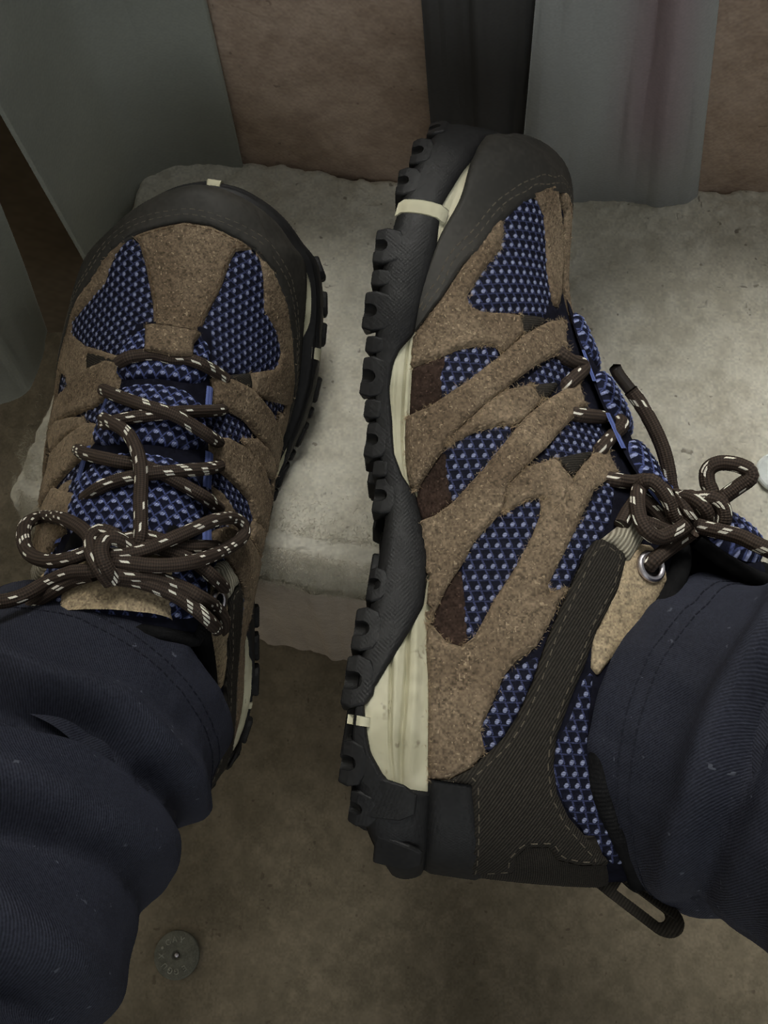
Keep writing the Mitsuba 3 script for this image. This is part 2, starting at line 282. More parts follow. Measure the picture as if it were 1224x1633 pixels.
# outlines of the panels and the run of the laces, in shoe millimetres (x from the heel, y towards the inner side, z up)
BAKED = {'R': {
 'toe_window': [[219.5,49.3,43.2],[209,52.1,36.5],[199.2,50,37.5],[192.8,49.6,37.1],[182.7,51.1,32.6],[172.1,50.9,28.5],[168.3,49.7,30.2],[168.9,47.8,35.6],[172.4,43.6,44.6],[177.4,35.7,55.4],[189,32.1,57.4],[204.9,35.7,53.8],[216.3,40.7,51.4],[219.1,45.4,47.7]],
 'centre_strip': [[228.1,44.6,49.9],[219.8,49.8,42.7],[219.1,45.4,47.7],[216.3,40.7,51.4],[204.9,35.7,53.8],[189,32.1,57.4],[187.3,30.3,59.1],[194.1,26.8,60.2],[209.2,25.1,60],[217.9,30,58.3],[228.4,39.2,54.2]],
 'flank': [[157.6,49,12.7],[157.7,48.3,13.7],[161.5,50,16.4],[169.2,52.1,20.6],[181.8,53.6,25.8],[198,52.8,32.1],[209.4,52.2,36.4],[208.6,52,36.5],[199.2,50,37.5],[192.8,49.6,37.1],[182.7,51.1,32.6],[172.1,50.9,28.5],[168.3,49.7,30.2],[168.9,47.8,35.6],[172.4,43.6,44.6],[172.8,42.2,46.8],[167.1,41,48.7],[156.4,43.3,42.5],[158,44,41.2],[158.2,45.7,37],[154.3,47.1,28.2],[151.5,46.9,23.9],[149,46,18.7],[147.2,44,13.7],[152.3,46.6,12.8]],
 'brown_a': [[147.2,44,13.7],[149,46,18.7],[152,47,24.8],[144.7,45.5,24.2],[136.2,43.8,25.3],[133.9,42.8,22.2],[131.9,38.4,15.9]],
 'window_a': [[151.5,46.9,23.9],[154.7,47.2,28.1],[158.7,45.8,36.9],[158.5,43.9,41.6],[155.2,43.5,41.5],[144.7,44.8,33.3],[137,44,25],[144.7,45.4,23.4]],
 'band_a': [[132.5,38.6,15.8],[134.7,42.9,22.1],[143.9,44.9,32.2],[155.9,43.6,41.5],[166.4,40.9,48.8],[175.4,35.7,55.6],[182,28.3,61.8],[169.2,29,64],[157,38,53.3],[144,42.2,44],[138.6,43.3,39.3],[124.6,42.4,29.2],[119.9,41.1,27.3],[110.8,36.1,22.2],[107.7,33.6,21.1],[118.2,34.7,17.8],[126,36.8,16.5]],
 'window_ab': [[151.7,39,51.6],[160,35.8,56.9],[167.4,30.5,62.8],[168.6,25.8,67.4],[161.4,26.9,68.1],[155,31.8,63.3],[149.8,36.8,56.2]],
 'webbing_a': [[173.1,42.6,46.3],[177.4,35.7,55.4],[174.5,35.9,55.4],[166.2,40.9,48.8]],
 'webbing_b': [[149.4,38.5,52.9],[155.5,32.1,62.8],[147.6,35.5,59],[144.3,37.5,55.9]],
 'piece_ab': [[138.6,43.3,39.3],[144,42.2,44],[148.8,38.9,52.1],[148.6,38.3,53.4],[144.8,37.1,56.5],[135.5,40.2,51.7],[132,41.5,47.9],[132,42.1,45.3],[128.3,43,37.8],[123.7,42.5,30.7],[120.5,41.5,28.2],[119.5,41,27.3],[124.6,42.4,29.2]],
 'window_b': [[120.5,41.4,27.8],[124.1,42.5,30.6],[128.7,43.1,37.8],[132.5,42.1,45.2],[132.2,41.3,48.5],[126.9,41.8,47.2],[115,41.7,40.8],[105.1,38.6,33.7],[105.6,38.3,31.7],[112.4,39.8,29.8]],
 'brown_b': [[119.9,41.1,27.3],[120.5,41.6,28.9],[112.4,40,30.6],[105.3,38.5,32.9],[100.8,35.8,28.7],[99.6,32.5,24],[106.2,33.2,21.5],[110.8,36.1,22.2]],
 'band_b': [[159,26.9,68.7],[145.2,36.3,58],[136.2,40.1,51.7],[127.3,41.8,47.1],[115.8,41.8,40.7],[105.7,38.8,33.6],[101.2,35.9,28.6],[99.7,32.5,23.9],[92.3,32.4,26.3],[86.3,32.5,27.7],[73.9,33.8,28.3],[69.3,33.1,29.7],[67.3,33.4,31.1],[69.3,33.5,31.4],[79.2,34.5,34.6],[84.5,35.4,37.1],[87.1,36,38.5],[93.7,37.5,40.9],[101,39.3,46.2],[104.1,39.9,48.1],[112.2,41,48.7],[118.6,40.8,53.2],[127,38.6,59.2],[150.7,26,72.2]],
 'window_bc': [[125.8,39.1,58.3],[138.7,33.5,65.7],[150.5,25.7,72.7],[151.5,20.5,78.1],[144.2,21.4,80.5],[131.9,29.7,76.1],[124.9,36,67.4],[125.1,37.9,62.1]],
 'webbing_c': [[124.8,37.5,63.3],[133,29.3,76.1],[119.7,36.4,68.9],[122.1,37,66]],
 'piece_bc': [[111.5,40.9,48.4],[118.6,40.8,53.2],[124.3,37.8,62.7],[118.2,36.5,69.1],[110.8,37.6,67.2],[107.4,38.5,63.4],[110.3,39.4,59.6],[107.9,40,54.3],[102.8,39.6,48.3]],
 'window_c': [[110.9,39.4,59.3],[108.1,40,54.3],[101.4,39.4,46.1],[94.1,37.6,40.9],[87.1,35.9,38.1],[80.1,35.3,38.8],[62.1,34.4,41.9],[64.8,34.6,44.8],[76.9,35.9,49.4],[88.3,37.5,54.9],[97.6,38.6,58.3],[104.5,39,60.1]],
 'brown_c': [[85.7,35.7,37.9],[79.2,34.5,34.6],[69.3,33.5,31.4],[66.9,33.4,30.8],[61.4,34.1,36.8],[61.3,34.4,41.4],[63.7,34.5,42.5],[74,35,40.7]],
 'band_c': [[134.6,27.8,77.5],[137.2,24.3,81],[127.6,26.2,84.4],[117.4,34,76.2],[105.4,36.5,72],[94.6,37.1,68.3],[83.9,36.3,64.3],[81.4,35.9,64.6],[83.9,35.5,70.1],[79.9,35.2,68.6],[71.4,34.5,65.6],[64.8,34.2,62.7],[59.6,34.2,57.1],[54.3,34.2,53.9],[48,34.1,52.2],[39.1,33.5,49],[32.7,32.3,51.1],[27.7,31.4,47.5],[23.9,30.7,42.1],[22.9,30.4,36.3],[26.9,31.5,35.5],[49.6,34.8,32.3],[61.4,33.4,30.6],[68.8,33.1,29.8],[67.3,33.4,31.1],[62.2,34.1,36.7],[61.6,34.4,41],[62.9,34.4,42.2],[65.1,34.6,44.4],[76.9,35.8,49],[88.3,37.5,54.5],[97.5,38.6,57.9],[104.4,39,59.7],[109.9,39.4,59.4],[112.2,38.4,64],[118.3,36.7,68.7],[124.8,34.2,71.7]],
 'window_d': [[124.7,28,83.6],[123.6,29.8,81.2],[114,34.4,76.3],[103.7,36.6,71.7],[94.5,37.2,67.5],[84.1,36.4,63.4],[80.4,35.8,63.8],[83.3,35.4,70],[95.8,36,73.9],[100.5,34.8,78.6],[108.5,32.8,82.2]],
 'window_e': [[62.6,33.9,64.1],[59.4,34.1,59.5],[55.3,34.2,54.5],[44,33.9,51],[39.1,33.6,48.6],[33.5,32.5,51.1],[32.6,32.2,52.7],[36.8,32.7,55.6],[47.5,33.4,60.3],[57.3,33.6,63.3]],
 'strap': [[99.7,35.3,77],[100.9,34.4,80],[97.7,32,87.3],[85.7,32.1,85.2],[72.7,32.2,79.8],[61.9,31.7,77.2],[51.7,31.6,73.9],[40.1,31,70.7],[32.4,29.7,70.7],[25.2,27.6,72.5],[19.5,24.6,76.8],[14.9,20.6,83.1],[9.4,13.8,91.7],[7.8,15,83.3],[8.2,17.1,76.4],[8.4,17.5,75.4],[11.1,20.5,72.7],[10.1,20.8,66.3],[7.4,18.4,64.1],[3.2,11.8,64.5],[1.2,7.1,51.4],[21.7,29.6,48.5],[23.7,30.4,48.2],[22.8,30.3,42.2],[21.1,29.7,37.8],[23.1,30.4,36.2],[24.1,30.7,42.1],[27.7,31.4,47.5],[32.2,32.2,51.6],[37,32.8,55.6],[43.3,33.2,58.9],[54.6,33.5,62.6],[68.8,34.2,65.9],[82.6,35.3,70.3],[94.6,35.9,74.2]],
 'window_f': [[61.2,30.9,80.4],[57.5,31.3,77.6],[45.9,30.8,74.7],[37.9,30.6,71],[29.9,29,71.1],[21.9,25.8,75.7],[14.3,20,83.9],[8.9,13,92.6],[9.2,10.1,99.9],[12,13,98],[22.6,21.9,88.3],[29.9,25.7,82.5],[37.9,28,80.5],[50.9,30,80.3]],
 'window_g': [[7.1,18,64.2],[10.1,20.8,66.3],[11.1,20.5,72.7],[9,18,75.8],[7.4,16.4,75.6],[4.7,14.5,66.1]],
 'collar_suede': [[99.3,31.5,88.5],[96.3,32,87.3],[83.6,32.6,83],[74.4,32.1,81.2],[71.2,32.2,79.3],[61.6,31.2,79.6],[59.6,30.4,81.7],[67.5,29.8,86.7],[73.4,28.8,91.5],[88.3,26.6,99.8],[93.7,25.8,101.8],[98.9,26,100.8],[103.4,27.6,96],[102.8,29.8,91.6]],
 'strap_tip': [[100.1,34.9,78.6],[109.7,30.6,87],[109.5,28.8,91],[106.8,28,93.8],[95.5,31.8,88],[99.6,33.4,83.2]],
 'outsole_edge': [[224.5,56.4,24.4],[219.8,57.7,22.6],[208.5,58.6,18.6],[200.2,58.8,15.9],[185.5,55.6,16.6],[177,54.1,16.7],[167.4,51.7,15.6],[157.8,49.1,12.6],[152.6,48.1,9.7],[147.9,46.6,7.7],[140.5,43.8,8.2],[131.2,40.7,9.7],[120,37.9,12.3],[113.3,36.2,15.8],[107.5,32.9,20.7],[97.7,32.4,24.6],[87,33.1,27.2],[72.2,34.5,27.6],[63.2,36.2,24.3],[52.4,37.2,20.2],[46.1,37.1,17.1],[42.1,36.8,15.5],[35.2,36.1,15.9],[28.2,35,18.7],[23.1,33.9,22.7],[20.2,32.6,27.8],[19.7,30.9,34.3],[20,30.1,36.1]],
 'bumper_edge': [[228.2,40,53.7],[228.1,44.6,49.9],[223,48.7,44.7],[219.8,49.8,42.7],[210.7,51.6,37.8],[198,52.8,32.1],[181.8,53.6,25.8],[169.2,52.1,20.6],[161.5,50,16.4],[157.7,48.3,13.7]],
 'eyelet': [[95.7,28.9,95.1]]},
'L': {
 'bumper_edge': [[204.5,-41.7,36],[217.8,-30.3,48.7],[228.6,-21.2,54.7],[233.9,-12.7,58.2],[236.9,-2.1,61.4],[239.1,7.9,62.3],[238.2,18.1,61.8],[234.5,28.1,59.6],[231.7,34.7,57.1],[224.2,42.6,51.1],[213.4,48.6,42.9],[200.4,51.7,34.9],[188.7,52.8,30.2]],
 'centre_strip': [[233.2,-13.2,58.2],[236.9,-2.1,61.4],[239.3,7.9,62.3],[238.4,18.1,61.8],[234.8,28.1,59.6],[231.8,34,57.4],[229.7,27.1,60.2],[225.5,25.2,60.7],[215.1,22.2,61.1],[203.4,17.3,63.2],[191.9,14.1,67.3],[190.1,7.1,70],[191.4,-1,69.3],[206.4,-3.1,63.9],[222.2,-7.1,61.6],[230.2,-10,60.1]],
 'strip_loop': [[193.2,-1.2,68.4],[192.9,6.8,68.9],[192.4,14,67.1],[188.6,11.9,69.4],[183,11.6,71.8],[181.9,5.8,74.2],[183,0,73.6]],
 'window_toe_out': [[233.3,-15.1,57.1],[230.2,-9.4,60.2],[222.2,-6.6,61.7],[208.7,-3.6,63.4],[191.2,-0.2,69.5],[187.8,-2.7,70.5],[184.1,-13,68],[189.8,-32.1,51.5],[195.7,-41.7,38.2],[201.7,-42,36.2],[208.2,-33.3,46.7],[215.5,-25,53.3],[225.5,-21.5,55.1]],
 'window_toe_in': [[232.3,32.5,58.1],[228.6,36.9,55.7],[221.2,38.9,53.6],[209.1,39.7,51.1],[201.1,45.5,44],[193.3,47.5,40.4],[185.8,45.2,43.5],[183.1,37.7,52.7],[180.9,27.3,62.9],[181.5,22.2,66.6],[187.1,12,69.9],[195,14.5,66],[204.5,18,62.9],[217.4,22.8,61],[225.4,24.7,60.8],[230.2,27.6,60]],
 'flank_out': [[206.2,-41.9,35.2],[218.3,-30.4,48.6],[229.1,-21.3,54.6],[233.5,-14,57.7],[224.9,-20.9,55.5],[214.9,-24.4,53.8],[207.5,-32.6,47.6],[201.5,-40.9,38],[196.1,-40.9,39.3],[190.3,-32.2,51.3],[184.6,-13,67.7],[181.1,-13.3,69.3],[186.5,-29.8,54.8],[177.6,-28.9,58.7],[171.3,-38,50.5],[178.4,-41.4,43.5],[180.9,-47.7,31.3],[189.6,-45.6,33.4]],
 'window_out_a': [[181.3,-45.5,35.8],[179.9,-39.9,45.3],[170.2,-36.9,52.4],[166.7,-44.5,42.1],[171.2,-45.4,38.7]],
 'webbing_out_a': [[187.6,-30.7,53.6],[183.9,-13.2,68],[179.8,-13,70],[177.6,-28.6,59.1]],
 'flank_in': [[232.2,33.5,57.6],[231.8,35.4,56.7],[224.7,42.6,51.2],[213.9,48.5,43.1],[200.9,51.7,35.1],[188.2,53.6,28.2],[180.7,54,23.7],[172.2,52.7,21],[172.8,42.3,46.6],[173.3,37.2,53.8],[182.6,34.5,56.1],[183.6,37.7,52.7],[186.3,45.1,43.5],[193.2,47,41.1],[201,45,44.6],[209,39.3,51.5],[221.1,38.4,53.9],[228.6,36.5,55.9]],
 'webbing_in_a': [[180,24.3,65.5],[183.2,35.4,55.1],[174.7,36.3,55],[176.8,28.5,62.8]],
 'band_in_a': [[178,20.5,68.9],[179.2,21.7,67.7],[179.1,28.4,62.4],[176.4,36,55.2],[167,44.6,42.1],[156.2,48.1,25],[141.4,44.6,32.2],[147.9,44.1,37.9],[156.7,39.5,50.6],[163.9,33.5,59.8],[166.8,26.9,66.7],[168.5,22.5,70.4]],
 'window_in_a': [[173.8,41.8,47.5],[173.7,52.5,23.9],[164.1,51,13.7],[156.5,48.3,23.9],[165.6,44.4,42.3]],
 'piece_in_ab': [[156.2,33,61.4],[156.8,38.8,51.9],[150.2,45.3,33.7],[141.4,44.6,32.2],[139.8,44,35.6],[142.7,39.5,51.8],[149.2,36.1,57.5]],
 'window_in_ab': [[166.8,18.4,74.4],[167.4,23.7,69.7],[162.4,34.2,59],[156.5,38.4,52.6],[154.7,33,61.5],[154.5,28,68.6],[153.9,20.5,77.2]],
 'band_in_b': [[154.2,20.9,76.7],[155.2,22,75.1],[155.8,27.9,68.3],[152.8,34,60.4],[144.6,40.6,48.5],[132.4,42.9,40.6],[116.5,41.4,48.4],[118.3,41.4,49.7],[123.8,38.6,60.7],[131.9,36.2,63.4],[139.2,30.2,71.3],[144.3,24.4,76.8],[146.5,21.4,79.3]],
 'window_in_b': [[142.7,40.5,49.1],[141.4,44.6,32.2],[133.2,43.3,38.2],[128.2,42.3,44],[134.6,42.3,44.1]],
 'window_in_bc': [[141.7,19.9,83.6],[145.4,22.3,78.9],[138.5,30.6,70.9],[131.1,36.7,62.6],[123.2,39,59.6],[119.5,34.7,73.5],[121.1,27.9,86.4],[120.4,23,94.9]],
 'piece_in_bc': [[123.9,38.2,61.9],[118.9,41.7,47.5],[118.2,41.6,47.9],[108,40.3,51.3],[109.1,40.3,52.8],[116.9,37.7,66.2]],
 'band_in_c': [[118.5,24.8,93.4],[121,27,88.1],[121.9,29.9,82.2],[119.2,35.4,71.7],[105.8,40.1,49.2],[92.5,38.2,54],[68.2,36,23.6],[51,36.8,25.3],[69.9,35.6,24.9],[88.7,37.1,63],[107,32.9,82.5],[114.2,28.6,89.3]],
 'window_in_c': [[109.9,40,55.7],[108,40.3,51.3],[96,38.6,54.7],[76.8,35.7,23],[92.5,38.2,54]],
 'window_in_d': [[116.3,25.6,93.5],[114.2,28.6,89.3],[107,32.9,82.5],[88.7,37.1,63],[69.9,35.6,24.9],[82.1,36.4,60.5],[97.4,33.4,83.4],[105.4,29.3,91.7]],
 'band_out_a': [[179.3,-10.8,71.5],[181.8,-13.9,68.5],[182.9,-19.3,64.6],[179.2,-30.3,56.8],[172.2,-39.1,48.7],[166.7,-43.9,43.1],[154.3,-46.7,43.4],[158.9,-39.7,53.5],[164.1,-22.6,70.6],[171.3,-10.4,75.7]],
 'piece_out_ab': [[159.1,-46.2,42.2],[159.9,-40,52.5],[160.6,-26.2,68.9],[156.6,-25.9,71.2],[150.7,-37.2,60.9],[145.6,-41.6,56.5],[152.2,-47.2,43.2]],
 'window_out_ab': [[165.4,-29.8,62.9],[171.3,-11.2,75.3],[165,-4.8,81.8],[155.5,-5.6,86.7],[157,-16.8,78.9],[159.8,-25.7,69.8]],
 'band_out_b': [[156.1,-16.3,79.8],[157.7,-18.4,77.3],[158.1,-23.4,72.9],[152.3,-33.6,64.8],[145.4,-40.5,58.4],[132.1,-42.4,61.8],[124.5,-41.6,67.3],[133.2,-35.8,72],[141.6,-27.4,77.5],[146.9,-21.1,80.7],[149.9,-15.3,83.8]],
 'window_out_bc': [[133.4,-33.4,75.3],[141.6,-27,77.9],[147.4,-20.3,81.2],[149.5,-13.8,85.1],[142.7,-6.8,93.8],[133.6,-9.8,98.5],[130.5,-16.1,96],[131.6,-27.8,83.4]],
 'band_out_c': [[133,-35.3,72.9],[131.8,-27.2,83.9],[131.5,-15.2,96],[126.8,-14,100.6],[122.7,-14.8,103.4],[122.8,-21.9,96.4],[118.6,-22.2,99.5],[108.6,-30.3,93.6],[103.7,-36.9,83.8],[113.4,-40.2,74.7],[123.9,-40.1,70.4]],
 'window_out_c': [[123.3,-22.1,95.9],[123,-14.1,103.8],[121,-14.3,105.5],[100.6,-41.5,23.5],[106.5,-29.7,95.3],[113.1,-26.8,96.6]]},
'RL': [
 [[169.4,31.3,60.6],[166.1,32.7,63],[166.1,29.4,66.9],[168.3,25,70.6],[166.9,24.1,71.7],[161.3,28.6,69.1],[156.4,31.6,66.2],[155.3,29.9,64.7]],
 [[147.6,28.3,67],[144.7,31.8,69.5],[148.1,25.7,76.4],[154.4,13.7,84.1],[151.9,17.8,86.4],[148.1,20.8,86.6],[143.3,21.5,83.1],[134.6,29.1,78.5],[132.9,26.4,77.3]],
 [[125.5,26.9,81.1],[123.4,30.9,83],[124.9,27.4,89.5],[125.2,29.7,94.2],[122.7,30.7,98],[119.8,31.1,100.6]],
 [[112.4,28,104.8],[114.7,30.4,102.1],[117.6,32.3,100.3],[121.5,34.2,96.5],[123.2,34.2,93.1],[120.9,31.6,91.1],[114,36.6,89.6],[108,38.1,90.3],[104.3,37.6,93.1],[104.2,35,97.5],[106.1,37,101.9],[108.9,37.9,105.1]],
 [[166.1,29.1,81.4],[164.1,28.1,82.8],[160.5,26.7,86.5],[155.6,24.9,91.4],[148,22.1,97.3],[140.7,19.4,101.6],[133.2,16.5,104.4],[126.2,12.9,106.8]],
 [[116.7,30.3,111.5],[120.9,33.8,113.1],[124.7,35,111.3],[128.1,36.5,110.9],[130.1,38.2,113.4],[129.9,39.6,118],[128.1,40.2,122.4],[125.9,39.4,123],[123.5,37.3,120.2],[120.1,34.4,116.2],[116.7,30.9,113.3]],
 [[122.4,26.9,103.5],[120.3,29.7,104.7],[115.9,30.7,107.1],[113.6,28.5,110.6],[112.9,26.1,114.8]],
 [[118.2,28.5,106.1],[119.3,33,108.3],[119.1,35.5,112.9],[116.8,35.5,116],[113.2,33.1,117.1],[111.3,29.5,115.4],[112.7,27.5,110.5]],
 [[119.7,28.3,104.1],[120.5,31.5,106.3],[117.4,34.5,109.8],[114.7,32,112.6],[113.2,26.7,112.3]],
 [[109.9,34.2,108.5],[108.8,35.3,113.5],[106.8,37.8,120.1],[104.4,39.4,124.4],[101.1,41.6,130.4],[97.2,44.4,138.2]],
 [[108,34.5,107.5],[106.9,32.6,106.2],[103.6,29.1,102.3],[98.7,32.2,97.7],[96.3,31.2,95.6],[96.7,25.7,96]],
 [[106.7,34.2,85.5],[110,33.8,86.8],[114.2,32.4,88.9],[118.8,29.2,92],[117,27,96.6],[113.5,26.3,100.9],[111.8,27.6,104.6]],
 [[109.1,28.2,105.5],[109.7,27.2,100.8],[110,29.3,96.3],[110.6,30,92.6]]],
'LL': [
 [[182,-12.4,76.7],[183.7,-8.3,79.8],[184.7,-4.6,78.9],[185.4,1.1,78.5],[184.3,7.1,78.8],[184.6,12.6,77.1],[183.3,18,76.4],[181,23.1,69.5],[178.9,26.3,65.3]],
 [[171.3,-17.9,76.7],[169,-11.2,86.5],[165.4,1.2,94.6],[162.8,11.5,95.4],[158.7,19.4,92.1],[155.5,24.4,87.1],[153.4,25.7,67.8]],
 [[168,26.5,63.2],[166,23.8,73.6],[164,14.7,90.1],[162,3.3,94.7],[159.4,-7.8,94.1],[157.3,-15,85.9]],
 [[160.1,-15.1,85.9],[158.1,-9.1,95],[154.7,-2.5,101.1],[147.8,2.7,107.4],[140,5.2,112.6],[132.5,6.1,116.6],[121.5,7.7,122.1],[116.5,6.6,122.7]],
 [[148.1,-24.5,83.3],[146.8,-18.6,94.5],[145,-6.2,102.9],[143.9,1.7,102.5],[141.7,10,104.3],[137.6,17.9,102.4],[133.2,25.4,98.4],[128.5,27.8,79.7]],
 [[145.1,26.6,72.2],[143.9,24.9,93],[142.6,15.9,103.2],[141,6.2,106.7],[138.6,-3,107.2],[135.6,-9.9,106.8],[131.1,-17,99.9]],
 [[115.9,-6.9,123],[120.9,-10.6,119.8],[124.1,-19.7,111.7],[122.5,-37.3,80.9],[120.6,-39.4,91.9],[116.2,-37.2,101.7],[111.6,-31.7,110.5],[110.5,-23,117.9],[112.6,-13.8,124.1],[115.8,-6.6,124]],
 [[114.4,-3.4,128.5],[115.2,4.7,128.8],[117.3,11.7,126.4],[122,21.4,118.9],[125.9,29.3,108],[125.9,33.8,87.2],[122.9,37.3,82],[118.6,37.3,84.2],[114.9,32.4,98],[113.1,25.9,121.2],[112,16,128.5],[112.7,5.1,130.1],[112.9,-2.6,127.5]],
 [[118,3.5,124.4],[121.3,-0.1,126.5],[122.1,-4.7,126.1],[119,-7,126.9],[114.7,-5.2,130.7],[110.5,-2.1,132.8],[105.9,0.6,130.5]],
 [[117.5,5.1,126.6],[120,2.2,129.4],[120,-1,131],[116.6,-1.9,133.5],[111.9,-0.2,134.3],[106.7,2.1,130.2]],
 [[110.5,-2.4,127.8],[109.3,-6.2,128.4],[108.1,-13.1,126],[103.8,-22.2,122.8],[100.5,-27.1,127.1],[98.7,-31.7,129],[97.8,-37.5,131.3],[96,-44.1,134.2]],
 [[108.1,-5.7,126.4],[105.5,-13.2,124.6],[100.6,-21,121.7],[95.3,-28.6,117]],
 [[108.9,1.2,130.1],[108.5,6.2,130],[107.8,14,127.1],[104.2,22.9,123.6],[100.9,28.1,120.7],[94.6,30.5,100.7],[89.4,32.6,92.9],[85.2,32.5,89.1],[82.9,30.7,87]],
 [[107.3,2,128.8],[106,10.9,128.1],[102.5,19.6,125.6],[98.4,25.5,123.2],[93.6,30.4,119.7],[85.3,30.7,94.6]],
 [[118.4,6.2,122.9],[115.9,16.9,119.3],[112,25,115.5],[106.8,30.6,111.6],[100.2,32.3,91.9]],
 [[119.1,1.3,123.8],[120.4,9.2,120.1],[117.7,19.3,116.9],[117,26,110.8],[115.4,28.9,92.2]]],
}
POSE = {'R': ([[0.15226, -0.02459, 1.01839], [1.01825, 0.03364, -0.15143], [-0.02964, 1.02916, 0.02928]], [-0.02655, -0.00935, 0.08303]),
        'L': ([[0.05223, -0.99627, 0.05399], [0.92566, 0.02821, -0.37492], [0.37234, 0.06962, 0.92451]], [-0.10115, 0.02126, -0.04949])}
# tread lugs along the edge of the outsole: x, length, z from, z to, large
LUGS = [(234, 12, -3, 3, 1), (221, 12, -3.2, 3.2, 1), (208, 11, -3.4, 3.4, 1), (183, 12.5, -4.4, 4.6, 1), (173.5, 4.5, -3, 2.6, 0), (163.3, 13, -4.4, 4.6, 1), (153, 4.5, -3, 2, 0), (143.5, 13.5, -4.2, 3, 1), (133.5, 5.5, -3.4, 1.2, 0),
        (124, 12, -3.8, 2.6, 1), (115, 4.5, -3, .8, 0), (106, 12, -3.8, 2.2, 1), (76, 11, -2, 3, 1), (62, 14, -3.6, 3.6, 1), (46, 16, -4, 3.4, 1), (25.5, 13, -3.4, 2.6, 1), (14.5, 11, -3, 4, 1)]
CREAM = [(194.5, 200, 1.0), (34.2, 37.8, .2)]
# the tongue: x, z, half width, sideways drop
TONGUES = {'R': [(199, 67, 15, 3.2), (190, 71.3, 17, 5.2), (173, 80.5, 18.5, 8), (152, 92, 21, 10.5), (140, 98.5, 22, 11), (128, 108, 24, 12), (119, 118, 26, 13), (113, 128, 27, 14), (109, 138, 27, 14)],
           'L': [(199, 67, 15, 3.2), (190, 71.3, 17, 5.2), (173, 80.5, 18.5, 8), (152, 92, 22, 10.5), (140, 98.5, 23, 11), (126, 106, 25, 12), (112, 113, 27, 13), (100, 119, 28, 14), (90, 124, 28, 14)]}
PADS = [(.02, .215, .95, 3.6), (.235, .445, .95, 4.2), (.475, .745, .95, 4.4), (.765, .97, .96, 3.0)]


exec_us = np.linspace(0, 1, 480, endpoint=False)
def set_last(who):
    """the last of one shoe: the left one has a longer welt in front of the toe"""
    global TOE_OUT, TOE_IN, GU, FU, LN, TREE, CASTER, GS
    TOE_OUT, TOE_IN = (-3.0, 0.) if who == 'R' else (-.5, 5.0)
    GU, FU = grid(upper, exec_us, np.linspace(0, 1, 80)); GS, _ = grid(sole, exec_us, np.linspace(0, 1, 14))
    LN = trimesh.Trimesh(GU, FU, process=False).vertex_normals.copy()
    if (LN*(GU-[140, 0, 40])).sum() < 0: LN = -LN
    TREE = cKDTree(GU); CASTER = mi.load_dict({'type': 'scene', 'last': ply((GU, FU))})
set_last('R')
ST = np.stack(np.meshgrid(exec_us, np.linspace(0, 1, 80), indexing='ij'), -1).reshape(-1, 2)
def cast(o, d):
    d = np.broadcast_to(d, o.shape)
    ri = CASTER.ray_intersect(mi.Ray3f(mi.Point3f(np.ascontiguousarray(o.T)), mi.Vector3f(np.ascontiguousarray(d.T))))
    t = np.array(ri.t); ok = np.isfinite(t); return o+d*np.where(ok, t, 0)[:, None], ok
